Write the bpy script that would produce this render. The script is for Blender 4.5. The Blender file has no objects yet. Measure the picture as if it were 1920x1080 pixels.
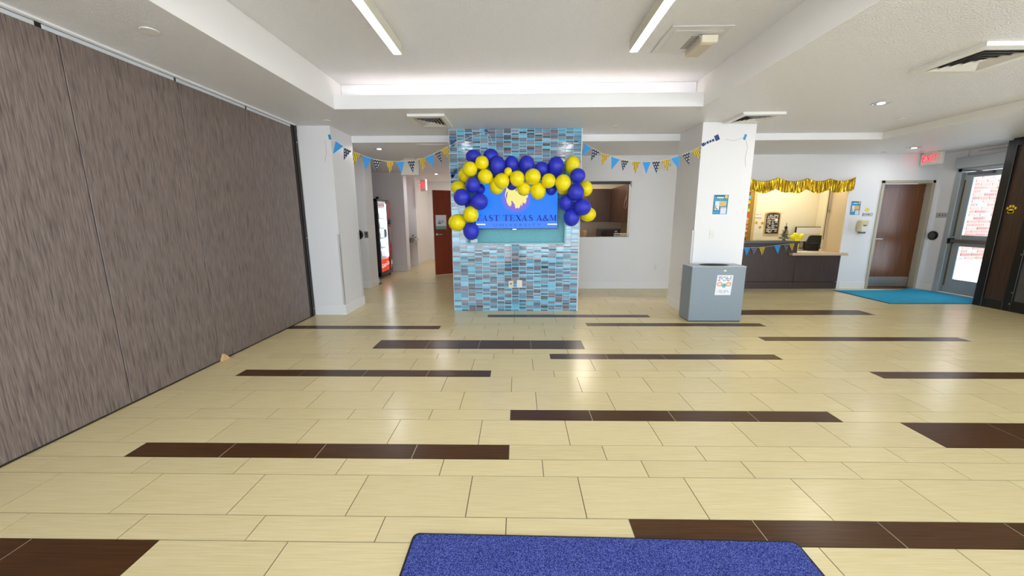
import bpy, bmesh, math, random
from mathutils import Vector, Matrix, Euler
random.seed(7)
S = bpy.context.scene
COL = S.collection
R = math.radians

# ------------------------------------------------------------------ camera
CH = 1.5
FPX, PITCH, YAW, ROLL = 707.15, .18659, .01704, -.00326
cp, sp, cy, sy = math.cos(PITCH), math.sin(PITCH), math.cos(YAW), math.sin(YAW)
FW = Vector((-sy*cp, cy*cp, -sp)); RT = Vector((cy, sy, 0)); UP = RT.cross(FW)
cr, sr = math.cos(ROLL), math.sin(ROLL)
RT, UP = cr*RT + sr*UP, -sr*RT + cr*UP
cam_data = bpy.data.cameras.new('camera')
cam_data.sensor_width = 36; cam_data.lens = FPX/1920*36
cam_data.clip_start = .02; cam_data.clip_end = 200
cam = bpy.data.objects.new('camera', cam_data); COL.objects.link(cam)
M = Matrix((RT, UP, -FW)).transposed().to_4x4(); M.translation = (0, 0, CH)
cam.matrix_world = M
S.camera = cam

# ------------------------------------------------------------------ world, lights, exposure
S.view_settings.view_transform = 'Standard'; S.view_settings.look = 'None'
S.view_settings.gamma = 1; S.view_settings.use_curve_mapping = False
S.view_settings.exposure = 0.83
S.cycles.max_bounces = 10; S.cycles.diffuse_bounces = 6; S.cycles.glossy_bounces = 4
S.cycles.transmission_bounces = 6; S.cycles.transparent_max_bounces = 8
S.cycles.sample_clamp_indirect = 6; S.cycles.caustics_reflective = False; S.cycles.caustics_refractive = False
W = bpy.data.worlds.new('sky'); S.world = W; W.use_nodes = True
wn = W.node_tree; wn.nodes.clear()
wo = wn.nodes.new('ShaderNodeOutputWorld'); wb = wn.nodes.new('ShaderNodeBackground')
wb.inputs[0].default_value = (.72, .86, 1.0, 1); wb.inputs[1].default_value = 4.4
wn.links.new(wb.outputs[0], wo.inputs[0])

sun_d = bpy.data.lights.new('sun', 'SUN'); sun_d.energy = 8; sun_d.angle = R(1); sun_d.color = (.96, .97, 1)
sun = bpy.data.objects.new('sun', sun_d); COL.objects.link(sun)
sun.rotation_euler = Vector((.02, .15, -.99)).to_track_quat('-Z', 'Y').to_euler()

def area(name, loc, size, energy, color=(1, 1, 1), rot=(0, 0, 0), spread=None):
    l = bpy.data.lights.new(name, 'AREA'); l.shape = 'DISK' if size[0] == size[1] else 'RECTANGLE'; l.size, l.size_y = size
    l.energy = energy; l.color = color
    if spread: l.spread = spread
    o = bpy.data.objects.new(name, l); COL.objects.link(o); o.location = loc; o.rotation_euler = rot
    return o
WARM, COOL, WHITE = (1, .88, .72), (.86, .93, 1), (.95, .97, 1)
# lamps of the place: tray fixtures, cove strip, downlights, office, kitchen and hall ceiling lamps
area('tray_lamp', (-1.155, 2.7, 3.02), (.07, 2.4), 7, WHITE)
area('tray_lamp', (1.092, 2.7, 3.02), (.07, 2.4), 7, WHITE)
area('cove_lamp', (0, 4.985, 2.86), (4.2, .10), 2.0, (1, .93, .88), (R(180), 0, 0))
area('office_lamp', (5.7, 8.5, 2.64), (1.6, .6), 15, (1, .91, .72))
area('kitchen_lamp', (1.6, 9.2, 2.64), (.6, .6), 32, (1, .9, .76))
area('hall_lamp', (-2.46, 6.98, 2.676), (.07, .07), 5, WHITE)
area('hall_lamp', (-2.30, 10.95, 2.676), (.07, .07), 7, WHITE)
area('hall_lamp', (-1.6, 12.6, 2.68), (.07, .07), 8, WARM)
area('downlight_lamp', (4.23, 4.79, 2.776), (.07, .07), 5, (1, .93, .8))
area('downlight_lamp', (7.074, 7.206, 2.676), (.07, .07), 3, WHITE)

# ------------------------------------------------------------------ pixel -> world helpers (real planes only)
def ray(px, py): return FW*FPX + RT*(px-960) + UP*(540-py)
def atY(px, py, Y):
    d = ray(px, py); t = Y/d.y; return Vector((d.x*t, Y, CH+d.z*t))
def atX(px, py, X):
    d = ray(px, py); t = X/d.x; return Vector((X, d.y*t, CH+d.z*t))
def atZ(px, py, Z):
    d = ray(px, py); t = (Z-CH)/d.z; return Vector((d.x*t, d.y*t, Z))
def proj(v):
    q = Vector(v)-Vector((0, 0, CH)); d = q.dot(FW)
    return (960+FPX*q.dot(RT)/d, 540-FPX*q.dot(UP)/d, d)

# ------------------------------------------------------------------ materials
def lin(c):
    if isinstance(c, str):
        c = c.lstrip('#'); c = [int(c[i:i+2], 16)/255 for i in (0, 2, 4)]
    return tuple(x/12.92 if x <= .04045 else ((x+.055)/1.055)**2.4 for x in c)+(1,)

def base_mat(name):
    m = bpy.data.materials.new(name); m.use_nodes = True
    nt = m.node_tree
    return m, nt, nt.nodes['Principled BSDF']

def N(nt, t, **kw):
    n = nt.nodes.new(t)
    for k, v in kw.items(): setattr(n, k, v)
    return n

def math_node(nt, op, a, b=None):
    n = nt.nodes.new('ShaderNodeMath'); n.operation = op
    for i, v in enumerate((a, b)):
        if v is None: continue
        if isinstance(v, (int, float)): n.inputs[i].default_value = v
        else: nt.links.new(v, n.inputs[i])
    return n.outputs[0]

def mix(nt, fac, a, b):
    n = nt.nodes.new('ShaderNodeMixRGB')
    for i, v in enumerate((fac, a, b)):
        if isinstance(v, (int, float)): n.inputs[i].default_value = v
        elif isinstance(v, tuple): n.inputs[i].default_value = v
        else: nt.links.new(v, n.inputs[i])
    return n.outputs[0]

_M = {}
def mat(name, color, rough=.5, metal=0, spec=.5, emit=0, ecol=None, bump=None, vary=None, coat=0, stretch=(1, 1, 1), detail=4):
    """plain material; bump=(scale, strength), vary=(scale, amount): value noise in object space"""
    if name in _M: return _M[name]
    m, nt, p = base_mat(name)
    c = lin(color)
    p.inputs['Base Color'].default_value = c
    p.inputs['Roughness'].default_value = rough; p.inputs['Metallic'].default_value = metal
    p.inputs['Specular IOR Level'].default_value = spec
    if coat: p.inputs['Coat Weight'].default_value = coat; p.inputs['Coat Roughness'].default_value = .1
    if emit:
        p.inputs['Emission Color'].default_value = lin(ecol or color); p.inputs['Emission Strength'].default_value = emit
    if bump or vary:
        tc = N(nt, 'ShaderNodeTexCoord'); mp = N(nt, 'ShaderNodeMapping'); mp.inputs['Scale'].default_value = stretch
        nt.links.new(tc.outputs['Object'], mp.inputs[0])
    if vary:
        nz = N(nt, 'ShaderNodeTexNoise'); nz.inputs['Scale'].default_value = vary[0]; nz.inputs['Detail'].default_value = detail
        nt.links.new(mp.outputs[0], nz.inputs['Vector'])
        r = N(nt, 'ShaderNodeMapRange'); r.inputs['From Min'].default_value = .3; r.inputs['From Max'].default_value = .7
        r.inputs['To Min'].default_value = 1-vary[1]; r.inputs['To Max'].default_value = 1+vary[1]
        nt.links.new(nz.outputs['Fac'], r.inputs['Value'])
        v = N(nt, 'ShaderNodeVectorMath', operation='SCALE'); v.inputs[0].default_value = c[:3]
        nt.links.new(r.outputs[0], v.inputs['Scale']); nt.links.new(v.outputs[0], p.inputs['Base Color'])
    if bump:
        nz2 = N(nt, 'ShaderNodeTexNoise'); nz2.inputs['Scale'].default_value = bump[0]; nz2.inputs['Detail'].default_value = 3
        nt.links.new(mp.outputs[0], nz2.inputs['Vector'])
        b = N(nt, 'ShaderNodeBump'); b.inputs['Strength'].default_value = bump[1]; b.inputs['Distance'].default_value = .01
        nt.links.new(nz2.outputs['Fac'], b.inputs['Height']); nt.links.new(b.outputs[0], p.inputs['Normal'])
    _M[name] = m
    return m

def grain_mat(name, c0, c1, axis, rough, spec=.5, fine=90, long=2.2, var=.05, c2=None, bump=.08):
    """fine streaks along one axis, random tone per object"""
    m, nt, p = base_mat(name)
    tc = N(nt, 'ShaderNodeTexCoord'); oi = N(nt, 'ShaderNodeObjectInfo')
    off = N(nt, 'ShaderNodeVectorMath', operation='ADD')
    sc = N(nt, 'ShaderNodeVectorMath', operation='SCALE'); sc.inputs[0].default_value = (31, 17, 11)
    nt.links.new(oi.outputs['Random'], sc.inputs['Scale'])
    nt.links.new(tc.outputs['Object'], off.inputs[0]); nt.links.new(sc.outputs[0], off.inputs[1])
    def nz(fs, ls, det):
        mp = N(nt, 'ShaderNodeMapping'); s = [fs]*3; s[axis] = ls; mp.inputs['Scale'].default_value = s
        nt.links.new(off.outputs[0], mp.inputs[0])
        n = N(nt, 'ShaderNodeTexNoise'); n.inputs['Scale'].default_value = 1; n.inputs['Detail'].default_value = det
        nt.links.new(mp.outputs[0], n.inputs['Vector']); return n.outputs['Fac']
    f = nz(fine, long, 4)
    r = N(nt, 'ShaderNodeMapRange'); r.inputs['From Min'].default_value = .32; r.inputs['From Max'].default_value = .68
    nt.links.new(f, r.inputs['Value'])
    col = mix(nt, r.outputs[0], lin(c0), lin(c1))
    if c2:
        g = nz(fine*.45, long*.7, 2)
        r3 = N(nt, 'ShaderNodeMapRange'); r3.inputs['From Min'].default_value = .5; r3.inputs['From Max'].default_value = .75
        nt.links.new(g, r3.inputs['Value'])
        col = mix(nt, r3.outputs[0], col, lin(c2))
    r2 = N(nt, 'ShaderNodeMapRange'); r2.inputs['To Min'].default_value = 1-var; r2.inputs['To Max'].default_value = 1+var
    nt.links.new(oi.outputs['Random'], r2.inputs['Value'])
    v = N(nt, 'ShaderNodeVectorMath', operation='SCALE')
    nt.links.new(col, v.inputs[0]); nt.links.new(r2.outputs[0], v.inputs['Scale'])
    nt.links.new(v.outputs[0], p.inputs['Base Color'])
    p.inputs['Roughness'].default_value = rough; p.inputs['Specular IOR Level'].default_value = spec
    if bump:
        b = N(nt, 'ShaderNodeBump'); b.inputs['Strength'].default_value = bump; b.inputs['Distance'].default_value = .004
        nt.links.new(f, b.inputs['Height']); nt.links.new(b.outputs[0], p.inputs['Normal'])
    return m

def print_mat(name, base, shapes, rough=.55, emit=0, glow=None):
    """flat print on UV 0..1: ('r',u0,v0,u1,v1,col) | ('w',u0,v0,u1,v1,col,n,seed) words | ('c',u,v,r,col,aspect) | ('o',u,v,r,col,aspect) ring"""
    m, nt, p = base_mat(name)
    uv = N(nt, 'ShaderNodeUVMap'); sx = N(nt, 'ShaderNodeSeparateXYZ'); nt.links.new(uv.outputs[0], sx.inputs[0])
    u, v = sx.outputs[0], sx.outputs[1]
    col = lin(base)
    for s in shapes:
        if s[0] in 'rw':
            mu = math_node(nt, 'LESS_THAN', math_node(nt, 'ABSOLUTE', math_node(nt, 'SUBTRACT', u, (s[1]+s[3])/2)), (s[3]-s[1])/2)
            mv = math_node(nt, 'LESS_THAN', math_node(nt, 'ABSOLUTE', math_node(nt, 'SUBTRACT', v, (s[2]+s[4])/2)), (s[4]-s[2])/2)
            k = math_node(nt, 'MULTIPLY', mu, mv); c = s[5]
            if s[0] == 'w':
                q = math_node(nt, 'ADD', math_node(nt, 'MULTIPLY', u, s[6]), s[7]*3.7)
                fl = math_node(nt, 'FLOOR', q)
                wn_ = N(nt, 'ShaderNodeTexWhiteNoise', noise_dimensions='1D'); nt.links.new(fl, wn_.inputs['W'])
                k = math_node(nt, 'MULTIPLY', k, math_node(nt, 'GREATER_THAN', wn_.outputs['Value'], .3))
        else:
            du = math_node(nt, 'MULTIPLY', math_node(nt, 'SUBTRACT', u, s[1]), s[5]); dv = math_node(nt, 'SUBTRACT', v, s[2])
            d = math_node(nt, 'SQRT', math_node(nt, 'ADD', math_node(nt, 'MULTIPLY', du, du), math_node(nt, 'MULTIPLY', dv, dv)))
            k = math_node(nt, 'LESS_THAN', d, s[3]); c = s[4]
            if s[0] == 'o': k = math_node(nt, 'LESS_THAN', math_node(nt, 'ABSOLUTE', math_node(nt, 'SUBTRACT', d, s[3])), s[3]*.16)
            if s[0] == 'g':   # soft disc
                k = math_node(nt, 'MINIMUM', math_node(nt, 'MAXIMUM', math_node(nt, 'MULTIPLY', math_node(nt, 'SUBTRACT', s[3], d), 1/(s[3]*.35)), 0), 1)
        col = mix(nt, k, col, lin(c))
    if isinstance(col, tuple): p.inputs['Base Color'].default_value = col
    else: nt.links.new(col, p.inputs['Base Color'])
    p.inputs['Roughness'].default_value = rough
    if emit:
        if isinstance(col, tuple): p.inputs['Emission Color'].default_value = col
        else: nt.links.new(col, p.inputs['Emission Color'])
        p.inputs['Emission Strength'].default_value = emit
        p.inputs['Base Color'].default_value = (.01, .01, .01, 1)
        for l in list(nt.links):
            if l.to_socket == p.inputs['Base Color']: nt.links.remove(l)
    return m

def glass_mat(name, tint=(.97, .99, 1), gloss=.08):
    m, nt, p = base_mat(name); nt.nodes.remove(p)
    out = nt.nodes['Material Output']
    t = N(nt, 'ShaderNodeBsdfTransparent'); t.inputs[0].default_value = tint+(1,)
    g = N(nt, 'ShaderNodeBsdfGlossy'); g.inputs['Roughness'].default_value = .02
    f = N(nt, 'ShaderNodeLayerWeight'); f.inputs[0].default_value = .25
    k = math_node(nt, 'ADD', math_node(nt, 'MULTIPLY', f.outputs['Fresnel'], .6), gloss*.3)
    x = N(nt, 'ShaderNodeMixShader'); nt.links.new(k, x.inputs[0]); nt.links.new(t.outputs[0], x.inputs[1]); nt.links.new(g.outputs[0], x.inputs[2])
    nt.links.new(x.outputs[0], out.inputs['Surface'])
    return m

WALL = mat('wall_paint', '#e8e6e7', .5, bump=(220, .06))
CEIL = mat('ceiling_paint', '#e5e3e6', .36, bump=(85, 1.0), spec=.45)
TRIMW = mat('trim_white', '#ebeaeb', .4)
WHITE_M = mat('white_plastic', '#e4e2de', .4)
BEIGE_M = mat('beige_plastic', '#d9cfb6', .45)
GROUT = mat('grout', '#70654f', .8)
LIGHT_TILE = grain_mat('light_floor_tile', '#d6c393', '#dfcfa1', 0, .24, .4, fine=150, long=5, var=.035, bump=.02)
DARK_TILE = grain_mat('dark_floor_tile', '#381f0a', '#543315', 0, .3, .36, fine=160, long=4, var=.08, bump=.04)
LAMINATE = grain_mat('brown_laminate', '#685a54', '#8f8079', 2, .42, .4, fine=230, long=8, var=.02, c2='#584b49', bump=.04)
DARKWOOD = grain_mat('dark_wood', '#392b27', '#4d3d37', 2, .38, .4, fine=120, long=3, var=.04)
DARKWOOD_H = grain_mat('dark_wood_panel', '#38271f', '#4b372c', 2, .32, .4, fine=90, long=3, var=.04)
CABWOOD = grain_mat('cabinet_wood', '#281912', '#3b261b', 2, .35, .4, fine=80, long=3, var=.05)
DOORWOOD = grain_mat('walnut_door', '#5a3115', '#7c4724', 2, .3, .5, fine=45, long=2, var=.02)
REDWOOD = grain_mat('red_wood_door', '#7a2c0e', '#933a17', 2, .35, .4, fine=45, long=2, var=.02)
BLACK = mat('black_paint', '#15120f', .35)
BLACKP = mat('black_plastic', '#17171a', .35)
STEEL = mat('brushed_steel', '#b9b9b7', .3, 1)
CHROME = mat('chrome', '#d5d5d5', .15, 1)
ALU = mat('aluminium_frame', '#b4bcc0', .4, .3)
DOORFRAME = mat('tan_door_frame', '#b5ab97', .4)
STONE = mat('dark_granite', '#45454a', .3, vary=(90, .35))
CREAM = mat('cream_laminate', '#cbb493', .4)
GLASS = glass_mat('clear_glass')
TAPE = mat('blue_tape', '#2f8fc8', .6)
NAVY = mat('navy_paper', '#1f3f78', .6)
STRING = mat('white_string', '#e6dfcf', .7)
BLUEB = mat('blue_latex', '#2b33c2', .42, spec=.45)
YELB = mat('yellow_latex', '#f4e000', .42, spec=.45)

# ------------------------------------------------------------------ mesh builder
class B:
    def __init__(s): s.bm = bmesh.new(); s.uv = s.bm.loops.layers.uv.new('UVMap'); s.mi = 0
    def _set(s, fs):
        for f in fs: f.material_index = s.mi
        return s
    def box(s, x0, x1, y0, y1, z0, z1, bevel=0, rot=None):
        r = bmesh.ops.create_cube(s.bm, size=1); vs = r['verts']
        for v in vs: v.co = Vector((x0+(v.co.x+.5)*(x1-x0), y0+(v.co.y+.5)*(y1-y0), z0+(v.co.z+.5)*(z1-z0)))
        if rot: bmesh.ops.transform(s.bm, matrix=rot, verts=vs)
        fs = {f for v in vs for f in v.link_faces}; s._set(fs)
        if bevel:
            es = list({e for v in vs for e in v.link_edges})
            q = bmesh.ops.bevel(s.bm, geom=es, offset=bevel, segments=1, affect='EDGES', profile=.7); s._set(q['faces'])
        return s
    def poly(s, pts, uvs=None):
        f = s.bm.faces.new([s.bm.verts.new(p) for p in pts]); f.material_index = s.mi
        if uvs:
            for l, u in zip(f.loops, uvs): l[s.uv].uv = u
        return s
    def prism(s, pts, vec, uv=True):
        """polygon pts extruded by vec; the first face carries UVs by bounding box"""
        vec = Vector(vec); pts = [Vector(p) for p in pts]
        a = [s.bm.verts.new(p) for p in pts]; b = [s.bm.verts.new(p+vec) for p in pts]
        n = len(pts); fs = [s.bm.faces.new(a), s.bm.faces.new(b[::-1])]
        for i in range(n): fs.append(s.bm.faces.new((a[i], b[i], b[(i+1) % n], a[(i+1) % n])))
        s._set(fs); return s
    def cyl(s, c, r, h, axis='z', seg=20, r2=None):
        r2 = r if r2 is None else r2
        q = bmesh.ops.create_cone(s.bm, cap_ends=True, segments=seg, radius1=r, radius2=r2, depth=h)
        m = {'z': Matrix(), 'x': Matrix.Rotation(R(90), 4, 'Y'), 'y': Matrix.Rotation(R(-90), 4, 'X')}[axis]
        bmesh.ops.transform(s.bm, matrix=Matrix.Translation(c) @ m, verts=q['verts'])
        s._set({f for v in q['verts'] for f in v.link_faces}); return s
    def sphere(s, c, r, seg=16, rings=10, scale=(1, 1, 1)):
        q = bmesh.ops.create_uvsphere(s.bm, u_segments=seg, v_segments=rings, radius=r)
        bmesh.ops.transform(s.bm, matrix=Matrix.Translation(c) @ Matrix.Diagonal((*scale, 1)), verts=q['verts'])
        s._set({f for v in q['verts'] for f in v.link_faces}); return s
    def lathe(s, prof, c=(0, 0, 0), seg=20, axis='z'):
        c = Vector(c); rings = []
        for (r, z) in prof:
            ring = []
            for k in range(seg):
                a = 2*math.pi*k/seg; p = Vector((r*math.cos(a), r*math.sin(a), z))
                if axis == 'y': p = Vector((p.x, p.z, p.y))
                if axis == 'x': p = Vector((p.z, p.x, p.y))
                ring.append(s.bm.verts.new(c+p))
            rings.append(ring)
        fs = []
        for i in range(len(rings)-1):
            for k in range(seg):
                fs.append(s.bm.faces.new((rings[i][k], rings[i][(k+1) % seg], rings[i+1][(k+1) % seg], rings[i+1][k])))
        fs += [s.bm.faces.new(rings[0][::-1]), s.bm.faces.new(rings[-1])]
        s._set(fs); return s
    def tube(s, pts, r, seg=6):
        pts = [Vector(p) for p in pts]; rings = []
        for i, p in enumerate(pts):
            d = (pts[min(i+1, len(pts)-1)]-pts[max(i-1, 0)]).normalized()
            a = d.orthogonal().normalized() if abs(d.z) > .95 else d.cross(Vector((0, 0, 1))).normalized(); b = d.cross(a)
            rings.append([s.bm.verts.new(p+(a*math.cos(2*math.pi*k/seg)+b*math.sin(2*math.pi*k/seg))*r) for k in range(seg)])
        fs = []
        for i in range(len(rings)-1):
            for k in range(seg): fs.append(s.bm.faces.new((rings[i][k], rings[i][(k+1) % seg], rings[i+1][(k+1) % seg], rings[i+1][k])))
        fs += [s.bm.faces.new(rings[0][::-1]), s.bm.faces.new(rings[-1])]
        s._set(fs); return s
    def quad(s, o, ux, vy):
        """textured quad: origin, u edge, v edge"""
        o, ux, vy = Vector(o), Vector(ux), Vector(vy)
        return s.poly([o, o+ux, o+ux+vy, o+vy], [(0, 0), (1, 0), (1, 1), (0, 1)])
    def sheet(s, o, ux, vy, th=.0015):
        """thin sheet of paper or plate with UVs on its front"""
        o, ux, vy = Vector(o), Vector(ux), Vector(vy); n = ux.cross(vy).normalized()*th
        fr = [o, o+ux, o+ux+vy, o+vy]; bk = [p-n for p in fr]
        s.poly(fr, [(0, 0), (1, 0), (1, 1), (0, 1)])
        for i in range(4):
            j = (i+1) % 4; s.poly([fr[i], bk[i], bk[j], fr[j]], [(0, 0)]*4)
        s.poly(bk[::-1], [(0, 0)]*4); return s
    def fix(s): bmesh.ops.recalc_face_normals(s.bm, faces=s.bm.faces[:]); return s
    def build(s, name, mats, parent=None, origin=None, smooth=False, local=False, fix=True):
        if fix: s.fix()
        me = bpy.data.meshes.new(name); o = bpy.data.objects.new(name, me); COL.objects.link(o)
        org = Vector((0, 0, 0))
        if parent is not None:
            o.parent = parent
            if not local: org = ORG.get(parent.name, Vector((0, 0, 0)))
        elif origin is not None: org = Vector(origin); o.location = org
        ORG[o.name] = org if (parent is None or not local) else Vector((0, 0, 0))
        if org.length: bmesh.ops.translate(s.bm, verts=s.bm.verts[:], vec=-org)
        s.bm.to_mesh(me); s.bm.free()
        for m in (mats if isinstance(mats, (list, tuple)) else [mats]): me.materials.append(m)
        if smooth:
            for p in me.polygons: p.use_smooth = True
        return o
ORG = {}
def tag(o, label, cat, group=None, kind=None):
    o['label'] = label; o['category'] = cat
    if group: o['group'] = group
    if kind: o['kind'] = kind
    return o
def thing(name, label, cat, loc=(0, 0, 0), group=None, rotz=0, kind=None):
    o = bpy.data.objects.new(name, None); COL.objects.link(o); o.location = loc; o.rotation_euler = (0, 0, rotz)
    o.empty_display_size = .1; ORG[o.name] = Vector(loc)
    return tag(o, label, cat, group, kind)
def struct(name, b, m, label, cat, parent=None):
    o = b.build(name, m, parent)
    return tag(o, label, cat, None, 'structure') if parent is None else o
def text_mesh(s, size, extrude=.001):
    cu = bpy.data.curves.new('letters', 'FONT'); cu.body = s; cu.size = size; cu.extrude = extrude
    cu.align_x = 'CENTER'; cu.align_y = 'CENTER'; cu.resolution_u = 3
    t = bpy.data.objects.new('letters', cu); COL.objects.link(t)
    dg = bpy.context.evaluated_depsgraph_get(); dg.update()
    me = bpy.data.meshes.new_from_object(t.evaluated_get(dg))
    bpy.data.objects.remove(t); bpy.data.curves.remove(cu)
    return me
def text(name, s, size, m, parent, loc, rot=(R(90), 0, 0), sx=1, ext=.001):
    """lettering part: standing upright facing -Y by default; loc is in world, parents without rotation"""
    me = text_mesh(s, size, ext); me.materials.clear(); me.materials.append(m)
    o = bpy.data.objects.new(name, me); COL.objects.link(o); o.parent = parent
    o.location = Vector(loc)-ORG.get(parent.name, Vector((0, 0, 0))); o.rotation_euler = rot; o.scale = (sx, 1, 1); o['kind'] = 'stuff'
    return o

# ------------------------------------------------------------------ floor with individual tiles
TL, W6, W12 = .6166, .1555, .311
PH = {'a': .149, 'b': .347, 'c': .556}
rows = []        # (y0, y1, phase, dark [(x0, n)])
seq = [(12, 'a', [(-4.167, 4)]), (6, 'c', [(.562, 4)]), (12, 'b', []), (6, 'a', []), (6, 'c', [(-2.527, 4)]), (12, 'b', [(2.813, 4)]),
       (6, 'c', [(-.06, 4)]), (12, 'a', []), (12, 'c', []), (6, 'b', [(-2.736, 4), (3.43, 4)]), (12, 'a', []), (6, 'b', [(.347, 4)]),
       (6, 'c', []), (12, 'a', [(-1.70, 4)]), (6, 'c', [(3.022, 4)]), (12, 'b', []), (6, 'a', [(-3.55, 4)]), (6, 'b', [(.9636, 4)]),
       (12, 'c', []), (6, 'a', [(-.468, 4)]), (12, 'c', [(3.022, 4)]), (6, 'b', []), (12, 'a', []), (12, 'b', []), (6, 'c', []), (6, 'a', []),
       (12, 'c', []), (6, 'b', []), (12, 'a', [])]
y = 1.5085-W12
for w, p, d in seq:
    h = W6 if w == 6 else W12; rows.append((y, y+h, p, d)); y += h
pat = [(6, 'c'), (12, 'b'), (6, 'a'), (6, 'c'), (12, 'b'), (6, 'c'), (12, 'a'), (12, 'c')]
i = 0
while y < 13.5:
    w, p = pat[i % 8]; i += 1; h = W6 if w == 6 else W12; rows.append((y, y+h, p, [])); y += h
y = 1.5085-W12; i = 0
while y > -2.5:
    w, p = pat[::-1][i % 8]; i += 1; h = W6 if w == 6 else W12; rows.insert(0, (y-h, y, p, [])); y -= h
b = B(); b.box(-4.6, 8.6, -2.8, 13.6, -.06, -.0025)
floor = struct('floor', b, GROUT, 'tiled lobby floor of cream planks with short dark brown strips', 'floor')
tiles = []
for (y0, y1, p, dark) in rows:
    ym = (y0+y1)/2
    xa, xb = (-3.17, 8.40) if ym < 7.88 else (-4.3, -1.25)
    if 5.66 < ym < 7.88: xa = -3.6
    k = math.floor((xa-PH[p])/TL); x = PH[p]+k*TL
    while x < xb:
        x0, x1 = max(x, xa), min(x+TL, xb); xm = x+TL/2
        if x1-x0 > .02:
            dk = any(d0-.05 < xm < d0+n*TL+.05 for d0, n in dark)
            sc = 0
            q = [proj((xx, yy, 0)) for xx, yy in ((x0, y0), (x1, y0), (x1, y1), (x0, y1))]
            if all(t[2] > .2 for t in q):
                xs = [min(max(t[0], 0), 1920) for t in q]; ys = [min(max(t[1], 0), 1080) for t in q]
                sc = abs(sum(xs[j]*ys[(j+1) % 4]-xs[(j+1) % 4]*ys[j] for j in range(4)))/2
            tiles.append((sc, x0, x1, y0, y1, dk))
        x += TL
lg = B()
for (y0, y1, p, dark) in rows:
    for d0, n in dark:
        for k in range(1, n):
            x = PH[p]+round((d0-PH[p])/TL)*TL+k*TL
            if x > -3.1: lg.box(x-.0024, x+.0024, y0+.002, y1-.002, -.006, -.0012)
o = lg.build('light_grout', mat('light_grout', '#c2b597', .8), floor); o['kind'] = 'stuff'
tiles.sort(key=lambda t: -t[0])
G = .0026
tile_mesh = {}
def tile_bm(b, x0, x1, y0, y1): b.box(x0+G, x1-G, y0+G, y1-G, -.008, 0)
nl = nd = 0; rest = [B(), B()]
for sc, x0, x1, y0, y1, dk in tiles:
    single = sc > 60 and (nd < 290 if dk else nl < 290)
    if single:
        if dk: nd += 1
        else: nl += 1
        key = (round(x1-x0, 3), round(y1-y0, 3), dk)
        nm = 'dark_floor_tile' if dk else 'floor_tile'
        if key not in tile_mesh:
            bb = B(); tile_bm(bb, 0, x1-x0, 0, y1-y0); o = bb.build(nm, DARK_TILE if dk else LIGHT_TILE, floor)
            tile_mesh[key] = o.data
        else:
            o = bpy.data.objects.new(nm, tile_mesh[key]); COL.objects.link(o); o.parent = floor
        o.location = (x0, y0, 0)
    else: tile_bm(rest[1 if dk else 0], x0, x1, y0, y1)
for bb, m, nm in ((rest[0], LIGHT_TILE, 'floor_tiling'), (rest[1], DARK_TILE, 'dark_floor_tiling')):
    if len(bb.bm.verts): o = bb.build(nm, m, floor); o['kind'] = 'stuff'

# ------------------------------------------------------------------ ceilings
ZC, ZL, ZT = 2.79, 2.69, 3.13
TX0, TX1, TY0, TY1, TYB = -2.24, 2.22, -1.6, 4.87, 5.09
b = B()
b.box(-3.3, TX0, -2.8, 6.42, ZC, 3.3); b.box(TX1, 5.78, -2.8, 6.42, ZC, 3.3)
b.box(TX0, TX1, TYB, 6.42, ZC, 3.3); b.box(TX0, TX1, -2.8, TY0, ZC, 3.3)
tb = B(); tb.box(TX0, TX1, TY0, TYB, ZT+.001, 3.3); struct('ceiling_tray', tb, CEIL, 'raised ceiling of the lobby tray', 'ceiling')
b.box(TX0, TX1, TY1, TYB, ZC, ZC+.03)
ceiling = struct('ceiling', b, CEIL, 'textured off-white ceiling with a long raised tray over the lobby', 'ceiling')
b = B(); b.box(TX0, TX1, TY1-.012, TY1+.015, ZC-.002, 2.945); struct('cove_lip', b, TRIMW, '', '', ceiling)
b = B(); b.box(TX0+.002, TX0+.012, TY0, TYB, ZC, ZT); struct('tray_side', b, mat('tray_paint', '#e8e5e2', .45), '', '', ceiling)
b = B(); b.box(TX1-.012, TX1-.002, TY0, TYB, ZC, ZT); struct('tray_side', b, mat('tray_paint', '#e8e5e2', .45), '', '', ceiling)
b = B(); b.box(TX0+.02, TX1-.02, TYB-.012, TYB-.002, ZC+.03, ZT-.001); struct('cove_back', b, TRIMW, '', '', ceiling)
b = B()
b.box(-4.7, -3.3, 5.5, 6.42, ZL, 3.3); b.box(-4.7, 8.6, 6.42, 13.6, ZL, 3.3); b.box(5.78, 8.6, -2.8, 6.42, ZL, 3.3)
lowc = struct('ceiling_edge', b, CEIL, 'lower textured ceiling over the desk, serving hatch and hallway', 'ceiling')
b = B(); b.box(-2.70, 5.78, 6.405, 6.42, ZL-.002, ZC); struct('bulkhead_face', b, TRIMW, '', '', lowc)
b = B(); b.box(5.765, 5.78, -2.6, 6.405, ZL-.002, ZC); struct('bulkhead_face', b, mat('bulkhead_paint', '#e6e3de', .45), '', '', lowc)

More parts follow.
